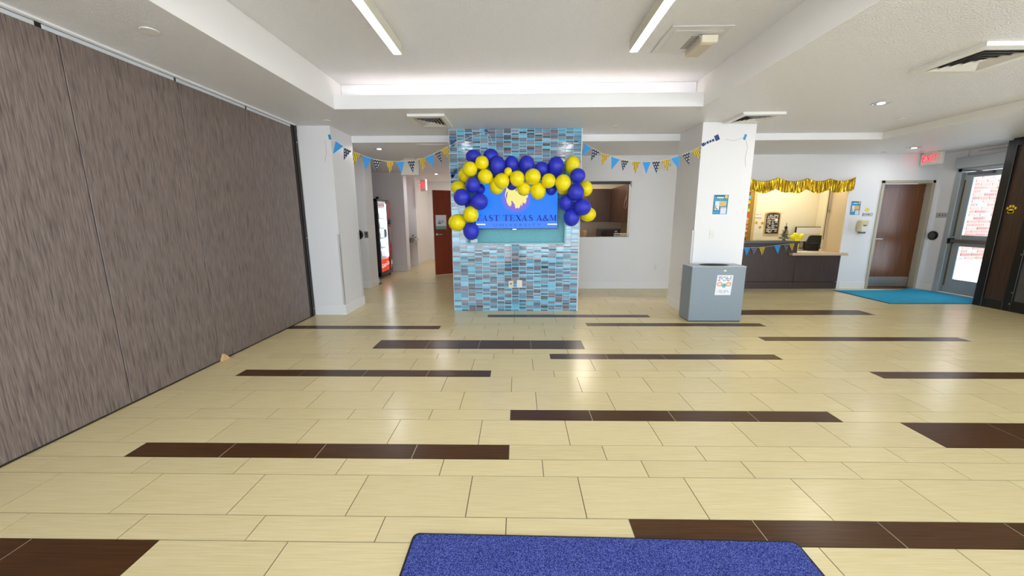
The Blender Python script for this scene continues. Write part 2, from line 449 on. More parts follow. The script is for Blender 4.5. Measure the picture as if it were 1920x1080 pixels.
# ------------------------------------------------------------------ folding partition on the hall side
b = B(); b.box(-3.34, -3.19, -2.7, 5.66, 0, ZC)
wall_left = struct('wall_left', b, mat('partition_core', '#4a403a', .6), 'floor-to-ceiling folding partition in streaked brown laminate', 'wall')
seams = [-2.6, -1.865, -.93, .01, .945, 1.88, 2.818, 3.752, 4.688, 5.53]
for j in range(len(seams)-1):
    b = B(); b.box(-3.195, -3.17, seams[j]+.003, seams[j+1]-.003, .012, 2.742, .003)
    b.build('panel', LAMINATE, wall_left)
b = B(); b.box(-3.195, -3.166, 5.532, 5.575, .01, 2.78); b.box(-3.195, -3.155, 5.58, 5.625, .01, 2.79); b.box(-3.195, -3.17, 5.63, 5.67, .01, 2.79)
b.build('end_jamb', mat('dark_bronze', '#2b2420', .35, .4), wall_left)
b = B()
for z in (.12, 1.2, 2.55): b.cyl((-3.153, 5.60, z), .012, .012, 'x', 10)
b.build('jamb_bolts', CHROME, wall_left)
b = B()
for ya, yb in ((-2.5, 2.70), (2.74, 3.72), (3.745, 4.64), (4.67, 5.53)): b.box(-3.21, -3.172, ya, yb, 2.742, 2.772, .003)
b.build('track_cover', mat('track_cover_white', '#ccd0d6', .4), wall_left)
b = B(); b.box(-3.2, -3.14, -2.6, 5.60, 2.776, 2.792); b.build('track', TRIMW, wall_left)
b = B(); b.box(-3.2, -3.178, -2.6, 5.5, 2.742, 2.776); b.build('track_shadow_gap', BLACK, wall_left)
# small wooden wedge poking out under the partition
b = B(); p0 = atX(421, 672, -3.165)
b.prism([(-3.168, p0.y-.06, .001), (-3.168, p0.y+.05, .001), (-3.168, p0.y-.02, .07)], (.03, 0, 0))
tag(b.build('door_wedge', mat('bare_wood', '#d8b581', .6), origin=(-3.16, p0.y, 0)), 'small pale wooden wedge at the foot of the brown partition', 'wedge')

# ------------------------------------------------------------------ columns
def column(name, x0, x1, y0, y1, z1, label, guards):
    b = B(); b.box(x0, x1, y0, y1, 0, z1)
    o = struct(name, b, WALL, label, 'column')
    b = B(); b.box(x0-.008, x1+.012, y0-.012, y1, 0, .145, .003); b.build('baseboard', TRIMW, o)
    for (gx, gy, z0, z1_) in guards:
        b = B(); b.box(gx-.002, gx+.002, gy-.003, gy+.03, z0, z1_); b.box(gx-.03, gx+.002, gy-.003, gy, z0, z1_)
        b.build('corner_guard', mat('guard_plastic', '#d0cdca', .35), o)
    return o
column('column', -3.18, -2.70, 5.69, 6.42, ZC, 'white square column where the brown partition ends', [(-2.70, 5.69, .16, 1.25), (-2.70, 6.37, .16, 1.25)])
column('column', 2.585, 3.33, 5.65, 6.44, ZC, 'white square column behind the grey litter bin', [(2.589, 5.65, .16, 1.3)])

# ------------------------------------------------------------------ walls
YB = 7.88
def base(x0, x1, y0, y1, wall):
    b = B(); b.box(x0, x1, y0, y1, 0, .145, .003); b.build('baseboard', TRIMW, wall)
# back wall pieces
HX1, HZ0, HZ1 = 2.285, 1.088, 2.20            # serving hatch
OX0, OX1 = 4.2, 6.62                           # office opening
DX0, DX1, DZ = 7.26, 8.24, 2.16                # door opening
b = B()
b.box(-1.25, .95, YB, YB+.15, 0, ZL); b.box(.95, HX1, YB, YB+.15, 0, HZ0); b.box(.95, HX1, YB, YB+.15, HZ1, ZL)
b.box(HX1, 3.58, YB, YB+.15, 0, ZL)
wall_back = struct('wall_back', b, WALL, 'white back wall with the serving hatch', 'wall')
base(.95, 3.58, YB-.012, YB, wall_back); base(-1.255, -.9, YB-.012, YB, wall_back)
b = B(); b.box(3.58, OX1, YB, YB+.15, 2.17, ZL)
wall_lintel = struct('wall_lintel', b, WALL, 'white wall strip above the reception opening', 'wall')
b = B(); b.box(OX1, DX0, YB, YB+.45, 0, ZL); b.box(DX0, DX1, YB, YB+.3, DZ, ZL); b.box(DX1, 8.6, YB, YB+.3, 0, ZL)
wall_door = struct('wall_door', b, WALL, 'white back wall around the brown wood door', 'wall')
base(6.70, DX0-.03, YB-.012, YB, wall_door)
b = B(); b.box(.95, HX1+.012, YB-.004, YB+.15, HZ0-.03, HZ0); b.build('hatch_sill', WHITE_M, wall_back)
b = B(); b.box(HX1-.004, HX1+.03, YB-.006, YB+.17, HZ0, HZ1); b.build('hatch_jamb', mat('jamb_white', '#e3e4e8', .4), wall_back)
b = B(); b.box(.95, HX1, YB+.11, YB+.16, HZ1-.05, HZ1); b.build('shutter_rail', BLACKP, wall_back)
# wall with the exit door
XR = 8.35
EY0, EY1, EZ = 6.50, 7.56, 2.36
b = B(); b.box(XR, XR+.25, EY1, YB, 0, ZL); b.box(XR, XR+.25, EY0, EY1, EZ, ZL); b.box(XR, XR+.25, 2.9, EY0, 0, ZL); b.box(XR, XR+.25, -2.8, -2.2, 0, ZL); b.box(XR, XR+.25, -2.2, 2.9, 2.55, ZL); b.box(XR, XR+.25, -2.2, 2.9, 0, .1)
wall_right = struct('wall_right', b, WALL, 'white side wall holding the glazed exit door', 'wall')
base(XR-.012, XR, EY1+.06, YB-.02, wall_right)
# hallway
b = B(); b.box(-4.4, -3.17, 7.95, 8.40, 0, ZL); b.box(-4.6, -4.4, 7.95, 11.9, 0, ZL)
wa = struct('wall_hall', b, WALL, 'white wall stub before the drink machine niche', 'wall'); base(-4.3, -3.158, 7.938, 8.412, wa)
b = B(); b.box(-4.4, -3.13, 10.55, 10.85, 0, ZL)
wb_ = struct('wall_niche', b, WALL, 'white wall stub between drink machine and water fountain', 'wall'); base(-4.3, -3.118, 10.538, 10.862, wb_)
b = B(); b.box(-3.75, -3.602, 10.85, 11.75, 0, ZL); struct('wall_niche_back', b, WALL, 'white wall carrying the drinking fountain', 'wall')
b = B(); b.box(-4.4, -3.14, 11.75, 13.4, 0, ZL)
wc = struct('wall_fountain', b, WALL, 'white wall behind the water fountain in the hallway', 'wall'); base(-3.6, -3.128, 11.738, 13.39, wc)
b = B(); b.box(-4.4, -1.1, 13.4, 13.6, 0, ZL)
we = struct('wall_end', b, WALL, 'white wall closing the hallway', 'wall'); base(-3.12, -1.26, 13.388, 13.4, we)
b = B(); b.box(-1.25, -1.1, YB+.15, 10.26, 0, ZL); b.box(-1.25, -1.1, 10.26, 11.2, 2.2, ZL); b.box(-1.25, -1.1, 11.2, 13.4, 0, ZL)
b.box(-.3, -.1, 10.0, 11.4, 0, ZL)
wi = struct('wall_inner', b, WALL, 'white hallway wall with the open red-brown door', 'wall'); base(-1.262, -1.25, YB+.15, 10.25, wi)
b = B(); b.box(-4.6, -3.17, 5.66, 5.68, 0, ZL); b.box(-4.62, -4.6, 5.66, 7.95, 0, ZL)
struct('wall_side', b, WALL, 'white side wall of the lobby recess behind the column', 'wall')
# kitchen and office shells
KWM = mat('kitchen_wall', '#dccdb4', .5)
b = B(); b.box(-.2, 3.0, 10.551, 10.65, 0, ZL); struct('wall_kitchen', b, KWM, 'beige kitchen wall facing the serving hatch', 'wall')
b = B(); b.box(2.822, 2.95, YB+.15, 10.55, 0, ZL); struct('wall_kitchen_side', b, KWM, 'beige kitchen side wall behind the cabinet with bar handles', 'wall')
b = B(); b.box(-.3, -.2, YB+.15, 10.55, 0, ZL); struct('wall_kitchen_end', b, KWM, 'beige kitchen wall on the hallway side', 'wall')
OYB, OXR = 9.12, 7.0
OWM = mat('office_wall', '#e8dfc4', .5)
b = B(); b.box(3.2, OXR+.1, OYB, OYB+.1, 0, ZL); struct('wall_office', b, OWM, 'cream office wall with the chalkboard', 'wall')
b = B(); b.box(OXR, OXR+.1, YB+.45, OYB, 0, ZL); struct('wall_office_side', b, OWM, 'cream office side wall beside the monitor', 'wall')
b = B(); b.box(3.1, 3.2, YB+.15, OYB, 0, ZL); struct('wall_office_end', b, OWM, 'cream office wall behind the lobby column', 'wall')
b = B(); b.box(-.2, 8.6, YB, 10.6, -.06, 0); b.build('plain_floor', mat('office_floor', '#8d7a62', .5), floor)
# office opening: jamb face and shutter guide
b = B(); b.box(OX1-.004, OX1+.01, YB+.02, YB+.45, .74, 2.17); b.build('opening_jamb', mat('jamb_cream', '#d9c5a2', .45), wall_door)
b = B(); b.box(OX1-.05, OX1-.002, YB+.40, YB+.46, .74, 2.17); b.build('shutter_guide', mat('guide_cream', '#cfc0a0', .4), wall_door)
b = B(); b.box(3.6, OX1, YB+.40, YB+.46, 2.10, 2.17); b.build('shutter_box', WHITE_M, wall_lintel)
b = B(); b.box(OX1-.056, OX1-.05, YB+.41, YB+.42, 1.0, 2.1); b.build('guide_slot', BLACK, wall_door)
# rear wall with the big windows that light the lobby
YR = -2.6
b = B(); xs = [(-3.3, -3.1), (-.25, .15), (2.6, 3.2), (4.8, 8.6)]
for x0, x1 in xs: b.box(x0, x1, YR-.2, YR, 0, 2.79)
b.box(-3.3, 8.6, YR-.2, YR, 2.62, 2.79); b.box(-3.3, 8.6, YR-.2, YR, -.06, .08)
struct('wall_rear', b, WALL, 'white window wall behind the viewer', 'wall')
for wi_, (x0, x1) in enumerate(((-3.1, -.25), (.15, 2.6), (3.2, 4.8))):
    b = B(); n = 2 if x1-x0 > 2 else 1
    for k in range(n+1):
        xx = x0+(x1-x0)*k/n; b.box(max(x0, xx-.04), min(x1, xx+.04), YR-.14, YR-.06, .08, 2.62)
    b.box(x0, x1, YR-.14, YR-.06, .08, .16); b.box(x0, x1, YR-.14, YR-.06, 2.56, 2.62)
    struct('window_%d' % (wi_+1), b, ALU, 'tall aluminium framed window in the rear wall', 'window')
b = B()  # unseen side window, added to brighten the partition and the ceiling above it
for k in range(5): yy = -2.2+5.1*k/4; b.box(XR+.06, XR+.14, max(-2.2, yy-.04), min(2.9, yy+.04), .1, 2.55)
b.box(XR+.06, XR+.14, -2.2, 2.9, .1, .17); b.box(XR+.06, XR+.14, -2.2, 2.9, 2.48, 2.55)
struct('window_4', b, ALU, 'unseen aluminium framed window added in the side wall to let in more light', 'window')
# ground outside
b = B(); b.box(-30, 40, -30, 30, -.2, -.07)
struct('ground', b, mat('pale_concrete', '#d6d4d2', .8), 'pale concrete outside the glazed door', 'ground')

# ------------------------------------------------------------------ brick wing outside the exit door
YBR = 10.9
b = B(); b.box(11.9, 15.0, YBR+.012, YBR+.3, -.1, 3.6)
wb2 = struct('wall_outside', b, mat('mortar', '#8c8379', .85), 'red brick wall outside seen through the exit door', 'wall')
BRICKS = [mat('brick_%s' % n, c, .85, vary=(40, .15)) for n, c in (('red', '#7d564c'), ('rose', '#866259'), ('grey', '#70686a'), ('dark', '#6c4a43'))]
bm_ = {}
for r in range(27):
    z0 = .28+r*.092
    for k in range(8):
        x0 = 12.1+k*.3-(.15 if r % 2 else 0)
        mi = random.choices(range(4), (5, 4, 3, 3))[0]
        if mi not in bm_:
            bb = B(); bb.box(0, .272, 0, .1, 0, .068, .003); o = bb.build('brick', BRICKS[mi], wb2); bm_[mi] = o.data
        else:
            o = bpy.data.objects.new('brick', bm_[mi]); COL.objects.link(o); o.parent = wb2
        o.location = (x0, YBR+random.uniform(-.003, .003), z0)
b = B(); b.box(11.9, 15, YBR-.02, YBR+.05, -.07, .27); b.build('plinth', mat('pale_plinth', '#c2bdb5', .8), wb2)
b = B(); b.box(12.1, 14.45, YBR, YBR+.1, 2.77, 3.6); b.build('upper_brickwork', BRICKS[1], wb2)
# ------------------------------------------------------------------ mosaic wall with the screen niche
MX0, MX1, MY = -1.036, .942, 5.95
NX0, NX1, NZ0, NZ1 = -.80, .72, 1.10, 2.20
b = B(); b.box(MX0, MX1, MY+.105, MY+.47, 0, ZC)
b.box(MX0, NX0, MY+.006, MY+.105, 0, ZC); b.box(NX1, MX1, MY+.006, MY+.105, 0, ZC)
b.box(NX0, NX1, MY+.006, MY+.105, 0, NZ0); b.box(NX0, NX1, MY+.006, MY+.105, NZ1, ZC)
mosaic = struct('wall_mosaic', b, mat('mosaic_grout', '#d8e2ea', .6), 'freestanding wall faced in blue and grey glass mosaic strips', 'wall')
b = B(); b.box(NX0-.022, NX1+.022, MY-.004, MY+.004, NZ0-.022, NZ0); b.box(NX0-.022, NX1+.022, MY-.004, MY+.004, NZ1, NZ1+.022)
b.box(NX0-.022, NX0, MY-.004, MY+.004, NZ0, NZ1); b.box(NX1, NX1+.022, MY-.004, MY+.004, NZ0, NZ1)
b.build('niche_trim', mat('teal_trim', '#6fb6bf', .35), mosaic)
b = B(); b.box(NX0, NX1, MY+.09, MY+.104, NZ0, NZ1)
b.build('niche_back', mat('teal_plaster', '#58a8b2', .35, vary=(120, .3), bump=(150, .2)), mosaic)
b = B(); b.box(MX1, MX1+.012, MY-.004, MY+.47, 0, ZC); b.box(MX0-.004, MX0, MY-.004, MY+.47, 0, ZC); b.build('edge_trim', mat('edge_trim', '#dfe4e8', .4), mosaic)
GT = [('#5fb6d2', 5.5), ('#4a8fb2', 4), ('#837e86', 4.5), ('#364a60', 3.4), ('#5c565c', 3.2), ('#8fbcd8', 2.6), ('#20262f', 2), ('#587085', 3)]
GM = [mat('glass_tile_%d' % k, c, .1, spec=.5) for k, (c, w) in enumerate(GT)]
for m in GM: m.node_tree.nodes['Principled BSDF'].inputs['IOR'].default_value = 1.7
PX_, PZ_ = (MX1-MX0)/17, ZC/125
gm = {}; bs = B()
for r in range(125):
    for k in range(17):
        mi = random.choices(range(len(GT)), [w for c, w in GT])[0]
        x0, z0 = MX0+k*PX_, r*PZ_
        if x0+PX_ > NX0-.015 and x0 < NX1+.015 and z0+PZ_ > NZ0-.015 and z0 < NZ1+.015:
            # tiles cut by the niche edge keep only what lies outside
            xa = [(x0, min(x0+PX_, NX0-.02))] if x0 < NX0-.03 else ([(max(x0, NX1+.02), x0+PX_)] if x0+PX_ > NX1+.03 else [])
            if z0+PZ_ < NZ0-.01 or z0 > NZ1+.01: xa = [(x0, x0+PX_)]
        else: xa = [(x0, x0+PX_)]
        for (xa0, xa1) in xa:
            th = random.uniform(-.001, .001)
            if r < 17 and xa1-xa0 > PX_-.001:
                if mi not in gm:
                    bb = B(); bb.box(.0032, PX_-.0032, 0, .007, .0014, PZ_-.0014); o = bb.build('mosaic_tile', GM[mi], mosaic); gm[mi] = o.data
                else:
                    o = bpy.data.objects.new('mosaic_tile', gm[mi]); COL.objects.link(o); o.parent = mosaic
                o.location = (xa0, MY+th*.6, z0); o.rotation_euler = (random.uniform(-.022, .022), 0, random.uniform(-.004, .004))
            else:
                bs.mi = mi
                t = random.uniform(-.022, .022)
                bs.box(xa0+.0032, xa1-.0032, MY+th*.6, MY+.007, z0+.0014, z0+PZ_-.0014, rot=Matrix.Translation((0, MY, z0)) @ Matrix.Rotation(t, 4, 'X') @ Matrix.Translation((0, -MY, -z0)))
o = bs.build('mosaic_tiling', GM, mosaic); o['kind'] = 'stuff'

# ------------------------------------------------------------------ wall screen
TVX0, TVX1, TVZ0, TVZ1, TVY = -.664, .604, 1.322, 2.045, 5.945
tv = thing('wall_screen', 'flat screen showing a blue lion-head slide, in the teal niche under the balloons', 'screen', ((TVX0+TVX1)/2, TVY, TVZ0))
b = B(); b.box(TVX0-.008, TVX1+.008, TVY, TVY+.07, TVZ0-.01, TVZ1+.008, .004); b.build('case', BLACKP, tv)
scr = print_mat('screen_picture', '#1f7bf8', [('r', 0, 0, 1, .16, '#3f83f6'), ('g', .497, .645, .33, '#8a63d6', 1.75), ('r', .0, .075, .12, .1, '#f2f6ff'), ('r', .88, .075, 1, .1, '#f2f6ff')], .3, emit=.6)
scr.node_tree.nodes['Principled BSDF'].inputs['Specular IOR Level'].default_value = .12
b = B(); b.quad((TVX0, TVY-.001, TVZ0), (TVX1-TVX0, 0, 0), (0, 0, TVZ1-TVZ0)); b.build('display', scr, tv, fix=False)
b = B(); b.box(-.09, -.03, TVY-.004, TVY+.02, TVZ0-.022, TVZ0-.008); b.build('sensor', STEEL, tv)
LET = mat('screen_letters', '#05050c', .5, spec=.1, emit=.52, ecol='#34349c'); LET2 = mat('screen_letters_thin', '#05050c', .5, spec=.1, emit=.55, ecol='#3f60d2')
GLY = {
 'E': [[(.1, 0), (.3, 0), (.3, 1), (.1, 1)], [(0, .94), (.9, .94), (.9, 1), (0, 1)], [(0, 0), (.96, 0), (.96, .06), (0, .06)], [(.3, .47), (.62, .47), (.62, .53), (.3, .53)], [(.84, .76), (.9, .76), (.9, 1), (.84, 1)], [(.9, 0), (.96, 0), (.96, .24), (.9, .24)], [(.6, .36), (.66, .36), (.66, .64), (.6, .64)]],
 'T': [[(.4, 0), (.6, 0), (.6, 1), (.4, 1)], [(0, .94), (1, .94), (1, 1), (0, 1)], [(0, .74), (.06, .74), (.06, 1), (0, 1)], [(.94, .74), (1, .74), (1, 1), (.94, 1)], [(.25, 0), (.75, 0), (.75, .05), (.25, .05)]],
 'A': [[(.08, 0), (.16, 0), (.5, .9), (.46, 1)], [(.64, 0), (.88, 0), (.56, 1), (.42, 1)], [(.2, .3), (.72, .3), (.72, .36), (.2, .36)], [(0, 0), (.28, 0), (.28, .05), (0, .05)], [(.52, 0), (1, 0), (1, .05), (.52, .05)]],
 'X': [[(.06, 1), (.32, 1), (.94, 0), (.68, 0)], [(.1, 0), (.18, 0), (.88, 1), (.8, 1)], [(0, .95), (.42, .95), (.42, 1), (0, 1)], [(.66, .95), (1, .95), (1, 1), (.66, 1)], [(0, 0), (.34, 0), (.34, .05), (0, .05)], [(.58, 0), (1, 0), (1, .05), (.58, .05)]],
 'M': [[(.1, 0), (.16, 0), (.16, 1), (.1, 1)], [(.76, 0), (.94, 0), (.94, 1), (.76, 1)], [(.08, 1), (.26, 1), (.56, .1), (.48, 0)], [(.47, .02), (.53, .02), (.84, 1), (.78, 1)], [(0, 0), (.26, 0), (.26, .05), (0, .05)], [(.68, 0), (1, 0), (1, .05), (.68, .05)], [(0, .95), (.2, .95), (.2, 1), (0, 1)], [(.8, .95), (1, .95), (1, 1), (.8, 1)]],
}
def ribbon(pts, ws):
    out = []
    for i in range(len(pts)-1):
        (x0, y0), (x1, y1) = pts[i], pts[i+1]; d = math.hypot(x1-x0, y1-y0); nx, ny = -(y1-y0)/d, (x1-x0)/d
        out.append([(x0-nx*ws[i], y0-ny*ws[i]), (x1-nx*ws[i+1], y1-ny*ws[i+1]), (x1+nx*ws[i+1], y1+ny*ws[i+1]), (x0+nx*ws[i], y0+ny*ws[i])])
    return out
sp = [(.84, .74), (.74, .9), (.5, .97), (.24, .9), (.16, .76), (.26, .62), (.52, .51), (.78, .4), (.86, .25), (.74, .09), (.48, .03), (.2, .1), (.1, .28)]
GLY['S'] = ribbon(sp, [.03, .03, .04, .07, .1, .11, .12, .11, .1, .07, .04, .03, .03])
ap = [(.98, .5), (.84, .22), (.6, .05), (.34, .02), (.12, .12), (.08, .3), (.24, .48), (.52, .64), (.62, .8), (.5, .96), (.34, .94), (.27, .8), (.38, .6), (.66, .24), (.98, .02)]
GLY['&'] = ribbon(ap, [.03, .03, .05, .07, .09, .09, .05, .04, .06, .05, .04, .07, .09, .09, .08])
def zx(x): return atY(860+x/8.727, 409, TVY).x
for ch, xa, xb in (('E', 300, 382), ('A', 388, 478), ('S', 488, 566), ('T', 572, 668), ('T', 726, 826), ('E', 838, 924), ('X', 930, 1026), ('A', 1030, 1126), ('S', 1142, 1220), ('A', 1270, 1372), ('&', 1374, 1474), ('M', 1488, 1600)):
    b = B(); w0, w1 = zx(xa), zx(xb)
    for i, pl in enumerate(GLY[ch]): b.poly([(w0+(w1-w0)*u, TVY-.0022-.00004*i, 1.436+.092*v) for u, v in pl])
    b.build('letter', LET, tv, fix=False)
text('lettering', 'U N I V E R S I T Y', .058, LET2, tv, ((zx(510)+zx(1400))/2, TVY-.002, 1.372), sx=1.62)
LION = mat('screen_lion', '#0c0b08', .5, spec=.1, emit=.58, ecol='#f8ee92')
main = [(785, 100), (765, 190), (758, 236), (780, 214), (776, 280), (788, 345), (814, 392), (848, 414), (829, 372), (831, 335), (848, 375), (863, 402), (866, 362), (858, 320), (862, 288), (882, 332), (908, 372), (932, 402), (934, 446), (964, 430), (982, 444), (1000, 424), (1006, 398), (1020, 368), (1030, 412), (1046, 376), (1046, 352), (1030, 332), (994, 320), (964, 292), (950, 256), (956, 240), (986, 272), (1030, 300), (1062, 316), (1076, 344), (1090, 366), (1106, 330), (1110, 296), (1060, 292), (1126, 270), (1120, 256), (1136, 234), (1100, 234), (1090, 180), (1000, 110), (960, 96), (900, 80)]
def lz(p): q = atY(860+p[0]/8.727, 340+p[1]/8.727, TVY); return (q.x, TVY-.003, q.z)
b = B(); b.poly([lz(p) for p in main])
bmesh.ops.triangulate(b.bm, faces=b.bm.faces[:]); b.build('lion_emblem', LION, tv, fix=False)
b = B()
for pl in ([(772, 232), (790, 180), (806, 160), (792, 220), (790, 300), (782, 270)], [(936, 118), (948, 112), (950, 166), (934, 158)], [(866, 322), (872, 322), (930, 396), (936, 408)]):
    b.poly([(q[0], TVY-.0038, q[2]) for q in map(lz, pl)])
b.build('mane_line', mat('screen_line', '#05050c', .5, spec=.1, emit=.45, ecol='#4048c0'), tv, fix=False)['kind'] = 'stuff'
# small white card left in the niche
b = B(); q = atY(889, 449.5, 6.0); b.box(q.x-.055, q.x+.055, 6.0, 6.004, NZ0+.001, NZ0+.055)
tag(b.build('card', mat('paper', '#eceae6', .6), origin=(q.x, 6.0, NZ0)), 'small white card standing in the bottom corner of the teal niche', 'card')

# ------------------------------------------------------------------ balloons
prof = [(.001, 1.0)]
for k in range(1, 15):
    t = math.pi*k/16; prof.append((math.sin(t), math.cos(t) if t < math.pi/2 else math.cos(t)*(1+.1*((t-math.pi/2)/(math.pi/2))**2)))
prof += [(.16, -1.10), (.07, -1.16), (.045, -1.19)]
bb = B(); bb.lathe(prof, seg=28); BAL = bb.build('balloon', BLUEB, smooth=True); bal_b = BAL.data
bal_y = bal_b.copy(); bal_y.materials[0] = YELB
bb = B(); bb.lathe([(.03, -1.15), (.075, -1.19), (.05, -1.23), (.11, -1.27), (.10, -1.285)], seg=10); KN = bb.build('knot', BLUEB, smooth=True); kn_b = KN.data
kn_y = kn_b.copy(); kn_y.materials[0] = YELB
bpy.data.objects.remove(BAL); bpy.data.objects.remove(KN)
LY = (5.60, 5.69, 5.78)
BALL = [
 (408, 442, 88, 80, 'b', 2, 'b', 'blue balloon at the top outer corner of the arch, hallway side'),
 (602, 440, 87, 88, 'b', 2, 'b', 'highest blue balloon of the arch, beside the topmost yellow one'),
 (675, 545, 92, 112, 'b', 1, 'd', 'large blue balloon below and overlapping the highest blue one'),
 (835, 532, 78, 100, 'b', 2, 'd', 'blue balloon in the top row above the tiny yellow balloon'),
 (1005, 540, 90, 112, 'b', 2, 'd', 'big blue balloon at the middle of the arch top row'),
 (1172, 582, 78, 86, 'b', 2, 'd', 'smallest blue balloon of the top row, sitting lower than its neighbours'),
 (1335, 552, 90, 112, 'b', 2, 'd', 'tall blue balloon of the top row next to the upright yellow one'),
 (502, 510, 77, 80, 'y', 0, 'b', 'topmost yellow balloon between two blue ones, hallway side'),
 (368, 584, 83, 88, 'y', 0, 'b', 'yellow balloon in front, upper outer corner on the hallway side'),
 (330, 648, 92, 90, 'y', 2, 'b', 'yellow balloon half hidden behind the outer corner yellow one'),
 (540, 669, 84, 86, 'y', 0, 'b', 'yellow balloon at the inner corner of the arch, hallway side'),
 (725, 718, 86, 92, 'y', 0, 'b', 'front yellow balloon just below the tiny yellow one, hallway half'),
 (668, 772, 84, 100, 'y', 1, 'b', 'darker yellow balloon hanging low over the screen behind another, hallway half'),
 (797, 611, 45, 49, 'y', 0, 'd', 'tiny yellow balloon, smallest of the whole arch'),
 (899, 690, 84, 92, 'y', 0, 'b', 'front yellow balloon directly above the lion emblem'),
 (1075, 668, 90, 93, 'y', 0, 'b', 'largest front yellow balloon, middle of the arch'),
 (973, 803, 78, 82, 'y', 1, 'b', 'yellow balloon touching the lion emblem on the screen'),
 (1134, 826, 88, 104, 'y', 1, 'b', 'lowest hanging yellow balloon over the screen'),
 (1252, 714, 80, 84, 'y', 0, 'b', 'yellow balloon in front of a low blue one, hatch half of the arch'),
 (1415, 739, 88, 98, 'y', 0, 'b', 'front yellow balloon at the upper screen corner, hatch side'),
 (1415, 802, 76, 70, 'y', 2, 'b', 'yellow balloon peeking out below the screen-corner yellow one'),
 (1522, 540, 83, 106, 'y', 2, 'd', 'upright yellow balloon at the top outer corner, hatch side'),
 (840, 760, 62, 62, 'b', 2, 'b', 'dark blue balloon tucked behind the yellow row above the lion'),
 (1280, 812, 62, 66, 'b', 2, 'b', 'blue balloon tucked behind the yellow row near the screen corner'),
 (1580, 658, 85, 87, 'b', 0, 'b', 'uppermost blue balloon of the hatch-side leg'),
 (1668, 802, 78, 90, 'y', 2, 'b', 'upper yellow balloon at the outside of the hatch-side leg'),
 (1558, 843, 92, 98, 'b', 0, 'b', 'shiny blue balloon second from the top of the hatch-side leg'),
 (1450, 962, 84, 93, 'b', 1, 'b', 'inner blue balloon of the hatch-side leg beside the screen edge'),
 (1632, 1010, 97, 95, 'b', 0, 'b', 'large outer blue balloon of the hatch-side leg above the last yellow one'),
 (1692, 1092, 92, 82, 'y', 2, 'b', 'lowest yellow balloon of the hatch-side leg'),
 (1510, 1125, 90, 102, 'b', 1, 'b', 'lowest blue balloon of the hatch-side leg'),
 (240, 797, 85, 82, 'y', 2, 'b', 'yellow balloon behind the blue ones, outer edge of the hallway-side leg'),
 (400, 760, 82, 90, 'b', 0, 'b', 'uppermost front blue balloon of the hallway-side leg'),
 (472, 808, 66, 64, 'b', 2, 'b', 'blue balloon half hidden between two blue ones beside the screen, hallway side'),
 (275, 899, 93, 96, 'b', 0, 'b', 'outer blue balloon in the middle of the hallway-side leg'),
 (470, 950, 101, 95, 'b', 0, 'b', 'biggest blue balloon of the hallway-side leg, overlapping the screen edge'),
 (378, 1092, 87, 95, 'y', 0, 'b', 'yellow balloon near the foot of the hallway-side leg, in front of the screen edge'),
 (226, 1184, 101, 96, 'y', 1, 'b', 'lowest yellow balloon of the hallway-side leg, farthest out from the screen'),
 (381, 1280, 90, 102, 'b', 1, 'b', 'lowest blue balloon of the hallway-side leg'),
 (372, 990, 62, 60, 'b', 2, 'b', 'dark blue balloon buried in the hallway-side leg above the yellow pair'),
]
for (zx_, zy_, rx, ry, c, ly, dr, lab) in BALL:
    Y = LY[ly]; px, py = 820+zx_/6, 220+zy_/6
    q = atY(px, py, Y); sx_ = abs(atY(px+1, py, Y).x-q.x)/6; sz_ = abs(atY(px, py+1, Y).z-q.z)/6
    o = bpy.data.objects.new('balloon', bal_b if c == 'b' else bal_y); COL.objects.link(o); o.location = q
    k = bpy.data.objects.new('knot', kn_b if c == 'b' else kn_y); COL.objects.link(k); k.parent = o
    if dr == 'b': o.rotation_euler = (R(90), 0, 0); o.scale = (rx*sx_, ry*sz_, rx*sx_*1.02)
    else: o.scale = (rx*sx_, rx*sx_, ry*sz_); o.rotation_euler = (R(18), 0, 0)
    tag(o, lab, 'balloon', 'balloons of the arch')

# ------------------------------------------------------------------ bunting
def stripes_mat():
    m, nt, p = base_mat('pennant_stripes'); uv = N(nt, 'ShaderNodeUVMap'); sx = N(nt, 'ShaderNodeSeparateXYZ'); nt.links.new(uv.outputs[0], sx.inputs[0])
    a = math_node(nt, 'GREATER_THAN', math_node(nt, 'FRACT', math_node(nt, 'MULTIPLY', sx.outputs[0], 5.2)), .62)
    c = mix(nt, a, lin('#e3bf2e'), lin('#3a3520')); nt.links.new(c, p.inputs[0]); p.inputs['Roughness'].default_value = .6; return m
def dots_mat():
    m, nt, p = base_mat('pennant_dots'); uv = N(nt, 'ShaderNodeUVMap'); sx = N(nt, 'ShaderNodeSeparateXYZ'); nt.links.new(uv.outputs[0], sx.inputs[0])
    u = math_node(nt, 'MULTIPLY', sx.outputs[0], 3.6); v = math_node(nt, 'MULTIPLY', sx.outputs[1], 4.6)
    u = math_node(nt, 'ADD', u, math_node(nt, 'MULTIPLY', math_node(nt, 'FLOOR', v), .5))
    du = math_node(nt, 'SUBTRACT', math_node(nt, 'FRACT', u), .5); dv = math_node(nt, 'SUBTRACT', math_node(nt, 'FRACT', v), .5)
    d = math_node(nt, 'ADD', math_node(nt, 'MULTIPLY', du, du), math_node(nt, 'MULTIPLY', dv, dv))
    c = mix(nt, math_node(nt, 'LESS_THAN', d, .06), lin('#16305f'), lin('#e6dca0')); nt.links.new(c, p.inputs[0]); p.inputs['Roughness'].default_value = .6; return m
PM = {'b': mat('pennant_blue', '#2b93dc', .6), 'd': dots_mat(), 's': stripes_mat(), 'g': stripes_mat()}
